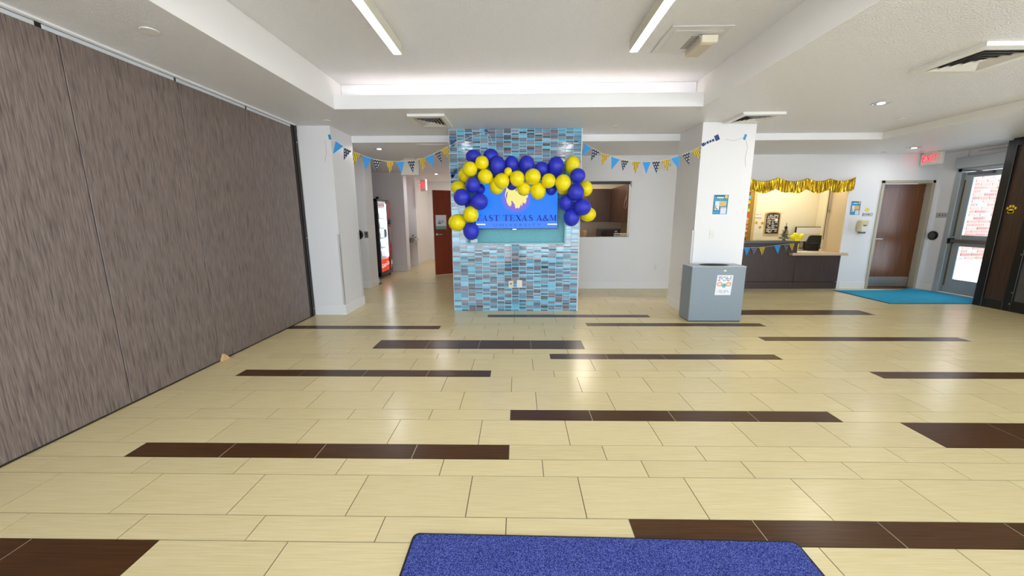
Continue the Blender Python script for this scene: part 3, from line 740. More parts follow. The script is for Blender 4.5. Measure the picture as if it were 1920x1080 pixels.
def bunting(name, label, tris, ox, oy, sc, yfun, start, end):
    P = lambda x, y: (ox+x/sc, oy+y/sc)
    def W_(x, y, dy=0): px, py = P(x, y); return atY(px, py, yfun(px)+dy)
    loc = W_((tris[0][1][0]+tris[-1][2][0])/2, tris[0][1][1])
    t = thing(name, label, 'bunting', loc)
    pts = [W_(*start)]
    for (kd, a, c, tip) in tris:
        A, C_, T_ = W_(*a, -.002), W_(*c, -.002), W_(*tip, -.004)
        pts += [W_(*a), W_(*c)]
        b = B(); n = Vector((0, .0015, 0))
        b.poly([A, T_, C_], [(0, 1), (.5, 0), (1, 1)]); b.poly([A+n, C_+n, T_+n], [(0, 1), (1, 1), (.5, 0)])
        for u, v in ((A, T_), (T_, C_), (C_, A)): b.poly([u, u+n, v+n, v], [(0, 1)]*4)
        b.build('pennant', PM[kd], t)
    pts.append(W_(*end))
    b = B(); b.tube(pts, .0035, 5); b.build('string', STRING, t)
    return t, W_
def tape(parent, c, w, h, a, m=TAPE, n=(0, -1, 0), name='tape'):
    """small piece of tape centred at c, turned by a in its plane"""
    c = Vector(c); n = Vector(n); ux = Vector((1, 0, 0)) if abs(n.x) < .5 else Vector((0, 1, 0)); vz = Vector((0, 0, 1))
    u, v = ux*math.cos(a)+vz*math.sin(a), -ux*math.sin(a)+vz*math.cos(a)
    b = B(); b.prism([c-u*w/2-v*h/2, c+u*w/2-v*h/2, c+u*w/2+v*h/2, c-u*w/2+v*h/2], -n*.002); return b.build(name, m, parent)
yl = lambda px: 5.69+(px-617)/(842-617)*.245
tl, WL = bunting('bunting', 'sagging pennant string from the column by the partition to the mosaic wall', [
 ('b', (535, 265), (622, 325), (508, 410)), ('d', (627, 337), (715, 378), (627, 482)), ('s', (722, 383), (818, 415), (740, 530)),
 ('b', (842, 432), (938, 462), (868, 592)), ('d', (958, 470), (1052, 485), (990, 605)), ('s', (1100, 492), (1192, 495), (1147, 640)),
 ('b', (1220, 497), (1308, 497), (1275, 638)), ('d', (1340, 490), (1430, 487), (1408, 628)), ('s', (1463, 465), (1548, 460), (1525, 603)),
 ('b', (1545, 452), (1632, 415), (1635, 560)), ('d', (1645, 405), (1715, 375), (1733, 515)), ('s', (1718, 372), (1800, 325), (1818, 465))],
 540, 220, 6, yl, (465, 240), (1832, 318))
tape(tl, (-2.712, 5.687, atY(617, 257, 5.687).z), .035, .07, .2)
for (px, py, w, h, a) in ((848, 270, .05, .075, .5), (852, 266, .02, .07, -.5), (878, 257, .02, .08, .6), (912, 247, .05, .07, .3)):
    tape(tl, atY(px, py, MY-.003), w, h, a, NAVY)
b = B(); b.tube([atY(845, 273, MY-.006), atY(860, 264, MY-.006), atY(890, 254, MY-.006), atY(912, 248, MY-.006), atY(918, 254, MY-.006), atY(925, 272, MY-.006)], .003, 5); b.build('loose_string', STRING, tl)
yr = lambda px: 5.935-(px-1092)/(1318-1092)*.29
tr, WR = bunting('bunting', 'sagging pennant string from the mosaic wall to the column above the litter bin', [
 ('b', (148, 262), (213, 312), (113, 390)), ('d', (222, 312), (297, 350), (203, 440)), ('s', (315, 367), (395, 388), (312, 490)),
 ('b', (412, 397), (497, 427), (413, 530)), ('d', (510, 430), (592, 440), (525, 545)), ('s', (622, 447), (707, 450), (650, 572)),
 ('b', (727, 452), (810, 452), (765, 573)), ('d', (822, 447), (907, 443), (868, 570)), ('s', (920, 435), (1008, 425), (977, 545)),
 ('b', (1015, 415), (1103, 388), (1090, 520)), ('d', (1125, 380), (1207, 350), (1200, 485)), ('s', (1220, 345), (1305, 303), (1308, 425))],
 1070, 220, 5.4, yr, (95, 243), (1330, 285))
tape(tr, atY(1087.5, 265.5, MY-.003), .05, .05, .8)
for (zx_, zy_, w, h, a) in ((1343, 275, .04, .045, .5), (1365, 265, .018, .03, .2), (1388, 254, .03, .035, .5), (1415, 243, .03, .03, .7), (1443, 232, .03, .035, .4), (1482, 206, .06, .075, .45)):
    tape(tr, atY(1070+zx_/5.4, 220+zy_/5.4, 5.647), w, h, a, NAVY)
tape(tr, atY(1397, 257, 5.647), .03, .075, -.25)
b = B(); b.tube([atY(1360, 261, 5.646), atY(1376, 264, 5.646), atY(1396, 257, 5.646)], .0015, 4); b.tube([atY(1398, 262, 5.646), atY(1402, 275, 5.646), atY(1397, 298, 5.646), atY(1398, 312, 5.646)], .0015, 4); b.build('loose_string', mat('tan_string', '#b59a78', .7), tr)
b = B(); b.tube([atY(x, y, 5.688) for x, y in ((609, 262), (611, 275), (612, 285), (610, 298), (609, 305))], .0018, 4); b.build('loose_string', mat('tan_string', '#b59a78', .7), tl)
# blue paper scraps taped on the mosaic by the arch
b = B()
for (px, py, s) in ((850, 326, .05), (855, 320, .035), (848, 331, .03)):
    c = atY(px, py, MY-.004); b.prism([c+Vector((s*math.cos(a)*(1.2 if k % 2 else .7), 0, s*math.sin(a)*(1.2 if k % 2 else .7))) for k, a in enumerate([i*math.pi/3.5 for i in range(7)])], (0, .002, 0))
tag(b.build('paper_scrap', NAVY, origin=atY(850, 326, MY)), 'crumpled dark blue paper scrap taped to the mosaic edge', 'scrap')

# ------------------------------------------------------------------ electrical plates
def plate(name, label, cat, x, y, z, n, w=.075, h=.118, kind='outlet', m=WHITE_M):
    t = thing(name, label, cat, (x, y, z))
    D = Vector(n); ux = Vector((1, 0, 0)) if abs(n[1]) > .5 else Vector((0, 1, 0))
    def bx(b, u0, u1, v0, v1, d0, d1, bev=0):
        a = Vector((x, y, z))+ux*u0+D*d0+Vector((0, 0, v0)); c = Vector((x, y, z))+ux*u1+D*d1+Vector((0, 0, v1))
        b.box(min(a.x, c.x), max(a.x, c.x), min(a.y, c.y), max(a.y, c.y), min(a.z, c.z), max(a.z, c.z), bev)
    b = B(); bx(b, -w/2, w/2, -h/2, h/2, 0, .006, .002); b.build('cover', m, t)
    if kind == 'outlet':
        for s in (-1, 1):
            b = B(); bx(b, -.017, .017, s*.02-.014, s*.02+.014, .006, .009, .002); o = b.build('socket', WHITE_M, t)
            b = B(); bx(b, -.008, -.005, s*.02-.004, s*.02+.007, .0088, .0095); bx(b, .005, .008, s*.02-.004, s*.02+.007, .0088, .0095); b.build('slots', BLACKP, o, local=False)
    elif kind == 'switch':
        b = B(); bx(b, -.006, .006, -.012, .012, .006, .016, .002); b.build('toggle', WHITE_M, t)
    elif kind == 'data':
        b = B(); bx(b, -.012, .012, -.002, .02, .006, .008); b.build('port', BLACKP, t)
    return t
q = atY(958, 533, MY); plate('data_plate', 'pale plate with a dark port low on the mosaic wall', 'outlet', q.x, MY-.002, q.z, (0, -1, 0), kind='data', m=mat('almond', '#ddd3bf', .4))
q = atY(974, 532, MY); plate('wall_outlet', 'white double outlet low on the mosaic wall', 'outlet', q.x, MY-.002, q.z, (0, -1, 0), w=.085)
q = atY(1229, 501, YB); plate('wall_outlet', 'white outlet on the wall below the serving hatch', 'outlet', q.x, YB, q.z, (0, -1, 0))
q = atX(1277, 531, 2.585); plate('wall_outlet', 'white outlet on the side of the column beside the litter bin', 'outlet', 2.585, q.y, q.z, (-1, 0, 0))
q = atY(1335, 439, 5.65); plate('light_switch', 'white switch plate on the column above the litter bin', 'switch', q.x, 5.65, q.z, (0, -1, 0), kind='switch')
q = atY(687, 440, 7.95); plate('key_switch', 'steel plate with dark key switch on the hallway wall stub', 'switch', q.x, 7.95, q.z, (0, -1, 0), w=.08, h=.13, kind='data', m=STEEL)
q = atY(1107.5, 434, 10.55); plate('wall_outlet', 'cream outlet on the kitchen wall in the hatch', 'outlet', q.x, 10.55, q.z, (0, -1, 0), m=BEIGE_M)
# black ring mounted on the stub
q = atY(672, 440, 7.95); b = B(); b.lathe([(.075, 0), (.105, 0), (.105, -.05), (.075, -.05), (.075, 0)], (q.x, 7.949, q.z), 24, 'y')
tag(b.build('hose_ring', BLACKP, origin=(q.x, 7.95, q.z)), 'black ring on the wall stub, half hidden by the column', 'ring')

# ------------------------------------------------------------------ litter bin
bn = thing('litter_bin', 'square grey metal litter bin with a taped notice in front of the column', 'bin', (2.83, 5.47, 0))
BX0, BX1, BY0, BY1, BZ = 2.452, 3.208, 5.315, 5.636, .795
GREYM = mat('grey_hammertone', '#8a959e', .4, .1, vary=(260, .12), bump=(300, .08))
b = B(); b.box(BX0, BX1, BY0, BY1, .012, BZ, .006); b.build('body', GREYM, bn)
b = B(); b.box(BX0+.01, BX1-.01, BY0+.01, BY1-.01, 0, .014); b.build('plinth', BLACKP, bn)
b = B(); b.box(BX0-.003, BX1+.003, BY0-.003, BY1, BZ-.004, BZ+.012, .004); b.build('lid', mat('grey_lid', '#aab2b8', .4, .1), bn)
b = B(); b.lathe([(.19, 0), (.21, .004), (.205, .008), (.17, .001)], (2.83, 5.475, BZ+.011), 32)
for v in b.bm.verts: v.co.y = 5.475+(v.co.y-5.475)*.55
b.build('opening_rim', BLACKP, bn)
b = B(); b.cyl((2.83, 5.475, BZ+.0125), .19, .003, 'z', 32)
for v in b.bm.verts: v.co.y = 5.475+(v.co.y-5.475)*.55
b.build('opening', mat('void_black', '#050505', .9), bn)
q = atY(1359, 507.5, BY0); b = B(); b.cyl((q.x, BY0-.004, q.z), .016, .012, 'y', 16); b.box(q.x-.03, q.x+.03, BY0-.006, BY0, q.z-.006, q.z+.004); b.build('lock', CHROME, bn)
NOT = print_mat('bin_notice', '#e9ecf2', [('w', .08, .885, .92, .925, '#6c6f88', 22, 3), ('w', .36, .885, .6, .925, '#c87a8c', 30, 8), ('w', .08, .80, .9, .84, '#5c5f70', 20, 5), ('w', .08, .72, .92, .76, '#5c5f70', 22, 9),
 ('c', .22, .55, .09, '#f1d3c6', .72), ('o', .22, .55, .1, '#d9806c', .72), ('c', .78, .55, .09, '#f0cdb2', .72), ('o', .78, .55, .1, '#d9805c', .72), ('c', .5, .48, .11, '#86b4b4', .72), ('c', .52, .5, .05, '#5f9aa0', .72),
 ('w', .18, .22, .78, .245, '#8f93a2', 24, 2), ('w', .1, .165, .86, .19, '#8f93a2', 26, 4), ('w', .14, .11, .86, .135, '#b89aa6', 24, 6)])
bl, br_, tl_ = atY(1339.6, 553.2, BY0-.003), atY(1369.3, 553.2, BY0-.003), atY(1345.4, 516, BY0-.003)
b = B(); b.sheet(bl, br_-bl, tl_-bl); tag(b.build('notice', NOT, origin=bl, fix=False), 'white printed notice with two red rings taped on the grey litter bin', 'notice')

# ------------------------------------------------------------------ posters, small wall things
def poster(name, label, p0, p1, p2, Y, m, cat='poster'):
    o_, u_, v_ = atY(*p0, Y), atY(*p1, Y), atY(*p2, Y)
    b = B(); b.sheet(o_, u_-o_, v_-o_); return tag(b.build(name, m, origin=o_, fix=False), label, cat)
POS = print_mat('teal_poster', '#2284ad', [('r', 0, .93, 1, 1, '#1a5f7c'), ('w', .08, .82, .68, .89, '#d8dfc0', 9, 3), ('w', .06, .72, .9, .755, '#58b8dd', 16, 2), ('c', .85, .9, .085, '#e9c94d', .78), ('c', .85, .9, .045, '#d9a93a', .78),
 ('r', .12, .22, .42, .68, '#dfe4ea'), ('c', .17, .42, .055, '#e0a85e', .78), ('c', .17, .33, .05, '#d99a52', .78), ('c', .27, .27, .04, '#5a5048', .78), ('r', .44, .42, .9, .68, '#e2bd6c'), ('w', .47, .6, .88, .63, '#c08d50', 14, 3), ('w', .47, .53, .86, .555, '#a9854c', 12, 5), ('w', .47, .47, .86, .49, '#c07f4c', 14, 7),
 ('r', .53, .02, .93, .37, '#d9dbe8'), ('r', .53, .31, .93, .36, '#dcb868'), ('c', .1, .09, .03, '#9fe0c0', .78), ('r', .2, .06, .42, .13, '#3f9ed8')])
poster('poster', 'teal and yellow poster on the column above the litter bin', (1335.6, 401.7), (1362.5, 401.7), (1339.4, 365.4), 5.647, POS)
poster('poster', 'small teal poster on the wall between the office opening and brown door', (1593.0, 402.7), (1610.6, 403.2), (1597.2, 377.2), YB-.003, POS)
q = atY(1625.5, 393.5, YB); b = B(); b.cyl((q.x, YB-.003, q.z), .04, .005, 'y', 20)
tag(b.build('sticker', mat('yellow_sticker', '#e8d34a', .5), origin=(q.x, YB, q.z)), 'round yellow sticker above the room sign by the brown door', 'sticker')
SGN = print_mat('room_sign_print', '#c3c2cb', [('r', .02, .05, .1, .95, '#5d5a60'), ('w', .2, .35, .72, .65, '#4a4a58', 12, 4), ('c', .88, .5, .36, '#b4a98c', 2.6), ('c', .88, .5, .2, '#d8d8dc', 2.6)])
poster('room_sign', 'grey room name sign beside the brown door frame', (1616.3, 405.6), (1636, 405.6), (1617.6, 399), YB-.004, SGN, 'sign')
q = atX(1767, 403.5, XR-.002)
b = B(); b.sheet((XR-.004, q.y+.11, q.z-.045), (0, -.22, 0), (0, 0, .09))
tag(b.build('room_sign', print_mat('room_sign_print_small', '#8d8a88', [('r', .05, .1, .95, .9, '#bdb8b3'), ('w', .2, .35, .8, .65, '#6d6a68', 9, 4)]), origin=q, fix=False), 'small grey sign on the wall beside the glazed exit door', 'sign')
q = atX(1750, 441.5, XR-.002)
t = thing('push_plate', 'round black door opener button on the wall by the exit', 'button', (XR, q.y, q.z))
b = B(); b.cyl((XR-.012, q.y, q.z), .088, .024, 'x', 28); b.build('ring', BLACKP, t)
b = B(); b.cyl((XR-.026, q.y, q.z), .066, .012, 'x', 28, .06); b.build('button_face', mat('grey_button', '#5a5a5a', .35, .3), t)
# sanitizer dispenser
q = atY(1612.5, 425, YB); t = thing('soap_dispenser', 'cream hand sanitizer dispenser on the wall beside the brown door', 'dispenser', (q.x, YB, q.z))
b = B(); b.box(q.x-.085, q.x+.085, YB-.11, YB, q.z-.10, q.z+.13, .02); b.build('housing', mat('cream_plastic', '#d8cda6', .4), t)
b = B(); b.box(q.x-.06, q.x+.07, YB-.116, YB-.108, q.z-.1, q.z+.02, .004); b.build('front_cover', mat('white_plastic', '#e4e2de', .4), t)
b = B(); b.box(q.x-.04, q.x+.02, YB-.118, YB-.114, q.z+.015, q.z+.035); b.build('window', BLACKP, t)
b = B(); b.box(q.x-.05, q.x+.05, YB-.10, YB-.02, q.z-.135, q.z-.1, .008); b.build('nozzle', mat('grey_plastic', '#6a6a70', .4), t)
# horn strobe on the back wall behind the pennants
q = atY(1248, 311, YB); t = thing('fire_strobe', 'white fire alarm strobe plate high on the wall behind the pennants', 'alarm', (q.x, YB, q.z))
b = B(); b.box(q.x-.14, q.x+.14, YB-.02, YB, q.z-.075, q.z+.075, .006); b.build('plate', WHITE_M, t)
b = B(); b.cyl((q.x+.06, YB-.03, q.z+.01), .04, .03, 'y', 18); b.build('lens', mat('clear_lens', '#c9c9c9', .2), t)

# ------------------------------------------------------------------ ceiling things
def vent(label, x0, x1, y0, y1, z, group=None):
    cx, cy_ = (x0+x1)/2, (y0+y1)/2; t = thing('ceiling_vent', label, 'vent', (cx, cy_, z))
    hx, hy = (x1-x0)/2, (y1-y0)/2
    def ring(b, f0, f1, za, zb):
        a = [(cx+sx*hx*f0, cy_+sy_*hy*f0, za) for sx, sy_ in ((-1, -1), (1, -1), (1, 1), (-1, 1))]
        c = [(cx+sx*hx*f1, cy_+sy_*hy*f1, zb) for sx, sy_ in ((-1, -1), (1, -1), (1, 1), (-1, 1))]
        for k in range(4):
            j = (k+1) % 4; b.poly([a[k], a[j], c[j], c[k]]); b.poly([Vector(p)+Vector((0, 0, .003)) for p in (a[k], c[k], c[j], a[j])])
    b = B(); ring(b, 1, .99, z, z-.03); ring(b, .99, .76, z-.03, z-.034); ring(b, .76, .75, z-.034, z-.004); b.build('frame', WHITE_M, t, fix=False)
    b = B(); b.box(cx-hx*.76, cx+hx*.76, cy_-hy*.76, cy_+hy*.76, z-.004, z-.001); b.build('duct', mat('duct_black', '#0d0b0b', .9), t)
    for k, f in enumerate((.73, .57, .41, .25)):
        b = B(); ring(b, f, f-.10, z-.036, z-.020); b.build('louver', mat('louver_white', '#d8d4d2', .45), t, fix=False)
    b = B(); b.box(cx-hx*.08, cx+hx*.08, cy_-hy*.08, cy_+hy*.08, z-.034, z-.03); b.build('centre_plate', WHITE_M, t)
    return t
vent('square ceiling vent just in front of the mosaic wall', -1.42, -.94, 5.10, 5.74, ZC)
vent('square ceiling vent tucked against the column top', 2.84, 3.38, 5.13, 5.62, ZC)
vent('large square ceiling vent nearest the camera, over the dark panelled screen side', 3.54, 4.12, 3.20, 3.78, ZC)
def downlight(label, x, y, z, r=.085, on=2.5):
    t = thing('downlight', label, 'light', (x, y, z))
    b = B(); b.lathe([(r, 0), (r*1.12, -.004), (r*1.12, -.008), (r*.92, -.008), (r*.8, -.001)], (x, y, z), 24); b.build('trim_ring', mat('trim_ring', '#d8d8d8', .3, .6), t)
    b = B(); b.cyl((x, y, z-.003), r*.8, .004, 'z', 20); b.build('reflector', mat('reflector', '#8b8b90', .2, .9), t)
    b = B(); b.cyl((x, y, z-.007), r*.42, .004, 'z', 16); b.build('bulb', mat('lamp_white', '#fffaf0', .4, emit=8), t)
downlight('recessed downlight in the ceiling ahead of the office opening', 4.23, 4.79, ZC)
q = atZ(711, 279, ZL); downlight('recessed downlight at the mouth of the hallway', q.x, q.y, ZL)
q = atZ(818, 326, ZL); downlight('small recessed downlight deep in the hallway', q.x, q.y, ZL)
q = atZ(1714, 277, ZL); downlight('recessed downlight by the exit sign', q.x, q.y, ZL)
def disc(label, x, y, z, r=.05):
    t = thing('sprinkler_cover', label, 'cover', (x, y, z)); b = B(); b.lathe([(r*.7, 0), (r*.7, -.005), (r, -.006), (r*.95, -.012), (.001, -.013)], (x, y, z), 24); b.build('cap', WHITE_M, t)
for px, py, Z, lab in ((280, 55, ZC, 'white sprinkler cover on the ceiling strip above the partition'), (612, 225.5, ZC, 'white sprinkler cover above the column beside the partition'),
                       (1152, 236, ZC, 'white sprinkler cover near the mosaic wall top, hatch side'), (1688, 222, ZC, 'white sprinkler cover behind the downlight ahead of the office'),
                       (1224, 289, ZL, 'white sprinkler cover on the low ceiling before the hatch'), (778, 291, ZL, 'white sprinkler cover on the hallway ceiling'),
                       (1656, 285, ZL, 'white sprinkler cover on the low ceiling before the brown door')):
    q = atZ(px, py, Z); disc(lab, q.x, q.y, Z, .055)
LAMP = mat('tube_diffuser', '#fffdf0', .5, emit=2.6, ecol='#fffdf2')
OLIVE = mat('fixture_side', '#cfcbb8', .4)
for x, lab in ((-1.155, 'long white linear tray light on the partition half of the ceiling tray'), (1.092, 'long white linear tray light beside the ceiling access panel')):
    t = thing('linear_light', lab, 'light', (x, 2.7, ZT))
    b = B(); b.box(x-.038, x+.038, 1.45, 3.95, ZT-.095, ZT, .002); b.build('housing', OLIVE, t)
    b = B(); b.box(x-.036, x+.036, 1.46, 3.945, ZT-.101, ZT-.094); b.build('diffuser', LAMP, t)
b = B(); b.box(-2.0, 2.0, 4.97, 5.0, ZC+.031, ZC+.05)
tag(b.build('cove_strip', mat('cove_lamp_face', '#fff2e6', .5, emit=.8), origin=(0, 4.98, ZC+.03)), 'hidden light strip inside the ceiling cove', 'light')
t = thing('ceiling_speaker', 'white ceiling panel with a grille and beige boxed unit beside the linear light', 'unit', (1.61, 3.93, ZT))
b = B(); b.box(1.34, 1.875, 3.66, 4.21, ZT-.012, ZT, .004); b.build('panel', mat('panel_white', '#d3d1d3', .4), t)
b = B(); b.box(1.40, 1.82, 3.73, 4.14, ZT-.016, ZT-.011, .002); b.build('inner_panel', mat('panel_white', '#d3d1d3', .4), t)
b = B()
for ix in range(4):
    for iy in range(9): b.box(1.585+ix*.018, 1.597+ix*.018, 3.84+iy*.03, 3.855+iy*.03, ZT-.0175, ZT-.0155)
o = b.build('grille_holes', mat('grille_dark', '#57545a', .6), t); o['kind'] = 'stuff'
b = B(); b.box(1.66, 1.80, 3.80, 4.16, ZT-.075, ZT-.015, .012); b.build('box_body', mat('beige_box', '#cfc3b0', .45), t)
b = B(); b.box(1.655, 1.805, 3.785, 3.83, ZT-.085, ZT-.02, .008); b.box(1.67, 1.79, 3.83, 3.86, ZT-.082, ZT-.07, .004); b.build('box_end', mat('ivory_plastic', '#e8e0cc', .4), t)
b = B(); b.sphere((1.645, 3.80, ZT-.03), .012); b.build('screw', STEEL, t)
# access panel outline on the low hall ceiling
q0, q1 = atZ(782, 271, ZL), atZ(842, 271, ZL)
b = B(); b.box(q0.x, q1.x+.6, q0.y-.012, q0.y+.012, ZL-.006, ZL+.001); b.box(q0.x, q0.x+.012, q0.y, q0.y+.6, ZL-.004, ZL+.001); b.build('access_frame', TRIMW, lowc)

# ------------------------------------------------------------------ exit signs
def exit_sign(label, loc, rotz, face=True, w=.34, h=.22, red=3):
    t = thing('exit_sign', label, 'sign', loc, rotz=rotz)
    b = B(); b.box(-w/2, w/2, -.03, .03, -h, -.02, .006); b.build('housing', mat('sign_white', '#d9d0c4', .4), t, local=True)
    b = B(); b.box(-.12, .12, -.05, .05, -.022, 0, .004); b.build('canopy', WHITE_M, t, local=True)
    if face:
        me = text_mesh('EXIT', h*.62, .001); me.materials.clear(); me.materials.append(mat('exit_red', '#ff1030', .4, emit=red, ecol='#ff1838'))
        o = bpy.data.objects.new('lettering', me); COL.objects.link(o); o.parent = t; o.location = (-.02, -.032, -.02-(h-.02)/2); o.rotation_euler = (R(90), 0, 0); o.scale = (.92, 1.15, 1); o['kind'] = 'stuff'
    return t
q = atX(1751, 281, 7.9)
exit_sign('lit red exit sign hanging in front of the glazed exit door', (7.9, 7.66, ZL+.002), R(-90), w=.37, h=.24, red=1.6)
q = atZ(754, 296, ZL); exit_sign('blank white back of an exit sign on the hallway ceiling behind the pennants', (atY(768, 300, 8.15).x, 8.15, ZL), 0, face=False, w=.38, h=.33)
q = atX(791, 345, -2.88)
exit_sign('red exit sign seen edge-on deep in the hallway', (-2.79, 11.45, ZL-.1), R(-52), w=.36, h=.33, red=2)
b = B(); b.cyl((0, 0, .05), .012, .1, 'z', 8); b.build('stem', STEEL, bpy.data.objects['exit_sign.002'], local=True)
# ------------------------------------------------------------------ brown door in the back wall
def lever(parent, x, y, z, d, axis='y', flip=1, m=STEEL):
    """lever handle part: rose, neck and lever, d = outward sign along axis y"""
    b = B(); b.cyl((x, y+d*.006, z), .028, .012, 'y', 16); b.tube([(x, y+d*.006, z), (x, y+d*.05, z)], .011, 8)
    b.tube([(x, y+d*.05, z), (x+flip*.05, y+d*.055, z), (x+flip*.125, y+d*.05, z-.003)], .0105, 8); return b.build('handle', m, parent)
b = B(); fw = .055
b.box(DX0-.03, DX0+fw-.03, YB-.02, YB+.16, 0, DZ+.025, .004); b.box(DX1-fw+.03, DX1+.03, YB-.02, YB+.16, 0, DZ+.025, .004); b.box(DX0-.03, DX1+.03, YB-.02, YB+.16, DZ-.03, DZ+.025, .004)
d1 = struct('door_1', b, DOORFRAME, 'brown wood door with a steel kick plate in a tan frame', 'door')
b = B(); b.box(DX0+.03, DX1-.03, YB+.10, YB+.145, .012, DZ-.035); b.build('leaf', DOORWOOD, d1)
b = B(); b.box(DX0+.045, DX1-.045, YB+.096, YB+.101, .03, .235); b.build('kick_plate', STEEL, d1)
lever(d1, DX0+.10, YB+.10, 1.03, -1, flip=1, m=CHROME)
b = B(); b.box(DX0, DX1, YB-.01, YB+.16, 0, .012); b.build('threshold', mat('bronze_threshold', '#6b5136', .5, .4), d1)
b = B()
for z in (.3, 1.1, 1.9): b.cyl((DX1-.035, YB+.092, z), .009, .1, 'z', 8)
b.build('hinges', STEEL, d1)

# ------------------------------------------------------------------ glazed exit door
b = B()
b.box(XR-.03, XR+.16, EY1-.07, EY1+.03, 0, EZ, .004); b.box(XR-.03, XR+.16, EY0-.03, EY0+.07, 0, EZ, .004); b.box(XR-.03, XR+.16, EY0, EY1, EZ-.06, EZ+.03, .004)
d2 = struct('door_2', b, ALU, 'grey aluminium exit door with two glass panes and a push bar', 'door')
b = B(); b.box(XR-.10, XR+.02, EY0-.1, EY1+.02, 2.36, 2.56, .006); b.build('header_box', mat('header_grey', '#b3b8bc', .35, .2), d2)
y0, y1 = EY0+.075, EY1-.075; xa, xb = XR+.03, XR+.08
def rail(ya, yb, za, zb): b.box(xa, xb, ya, yb, za, zb, .004)
b = B(); rail(y0, y0+.15, .02, 2.29); rail(y1-.15, y1, .02, 2.29)
rail(y0+.15, y1-.15, 2.19, 2.29); rail(y0+.15, y1-.15, .92, 1.13); rail(y0+.15, y1-.15, .02, .29)
b.build('leaf', mat('door_grey', '#a9b1b5', .4, .2), d2)
b = B(); b.box(xa+.02, xa+.028, y0+.14, y1-.14, 1.12, 2.2); b.build('pane', GLASS, d2)
b = B(); b.box(xa+.02, xa+.028, y0+.14, y1-.14, .28, .93); b.build('pane', GLASS, d2)
b = B(); b.box(xa-.07, xa-.035, y0+.02, y1-.02, .985, 1.05, .008); b.build('push_bar', mat('bar_grey', '#77716a', .35, .6), d2)
b = B(); b.box(xa-.075, xa, y1-.06, y1+.01, .965, 1.07, .006); b.box(xa-.075, xa, y0-.01, y0+.05, .965, 1.07, .006); b.build('bar_brackets', BLACKP, d2)
b = B(); b.box(xa-.014, xa, y1-.036, y1-.022, .15, .95); b.box(xa-.014, xa, y1-.036, y1-.022, 1.1, 2.15); b.build('vertical_rod', mat('brass_rod', '#7d6a3a', .4, .7), d2)
b = B(); b.box(xa-.06, xa, y0+.45, y1-.08, 2.235, 2.285, .006); b.tube([(xa-.03, y1-.35, 2.27), (xa-.09, y1-.15, 2.31), (xa-.06, y1, 2.33)], .01, 6); b.build('closer', mat('closer_dark', '#6d7075', .35, .5), d2)
b = B(); b.box(XR-.02, XR+.2, EY0, EY1, 0, .012); b.build('threshold', ALU, d2)
# conduit above the exit door
b = B(); b.tube([(XR-.015, 7.45, ZL), (XR-.015, 7.45, 2.56)], .012, 6); b.tube([(XR-.015, 7.3, ZL-.05), (XR-.015, 6.9, ZL-.05)], .014, 6); b.build('conduit', mat('guard_plastic', '#d0cdca', .35), wall_right)

# ------------------------------------------------------------------ dark framed panel bay on the exit side
KX = 7.77
b = B(); b.box(KX+.035, XR+.3, 3.2, 6.40, 0, ZL)
kb = struct('wall_bay', b, mat('bay_core', '#211a17', .6), 'dark bay of black-framed wood panels beside the exit', 'wall')
b = B(); b.box(KX, KX+.06, 6.31, 6.43, 0, 2.66, .004); b.box(KX, KX+.06, 5.93, 6.03, 0, 2.66, .004); b.box(KX, KX+.06, 3.3, 3.4, 0, 2.66, .004)
b.box(KX, KX+.06, 3.4, 6.31, 2.57, 2.66, .004); b.box(KX, KX+.06, 6.03, 6.31, 0, .14, .004); b.box(KX-.004, KX+.06, 3.4, 5.93, 0, .17, .004); b.box(KX+.03, XR, 6.40, 6.43, 0, 2.66)
b.build('frame', BLACK, kb)
b = B(); b.box(KX+.03, KX+.05, 6.03, 6.31, .14, 2.57); b.build('panel', DARKWOOD_H, kb)
b = B(); b.box(KX+.03, KX+.05, 3.4, 5.93, .17, 2.57); b.build('panel', mat('grey_metal_panel', '#6f6c69', .35, .5, vary=(6, .25), stretch=(1, 1, .3)), kb)
b = B()
for z in (.12, .3, .9, 1.25, 1.9): b.cyl((KX-.003, 5.945, z), .009, .008, 'x', 8)
b.build('bolts', STEEL, kb)
q = atX(1896, 393, KX+.03); t = thing('paw_sticker', 'yellow paw print sticker on the dark wood panel', 'sticker', (KX+.03, q.y, q.z))
def blob(b, cy_, cz, ry_, rz_): b.prism([(KX+.027, q.y-cy_-ry_*math.cos(a), q.z+cz+rz_*math.sin(a)) for a in [i*math.pi/7 for i in range(14)]], (.003, 0, 0))
PAW = mat('paw_yellow', '#f0cf1a', .5)
b = B(); blob(b, 0, -.02, .034, .034); blob(b, -.02, -.034, .022, .022); blob(b, .02, -.034, .022, .022); b.build('pad', PAW, t)
for cy_, cz in ((-.048, .022), (-.018, .05), (.018, .05), (.048, .022)):
    b = B(); blob(b, cy_, cz, .0135, .021); b.build('toe', PAW, t)

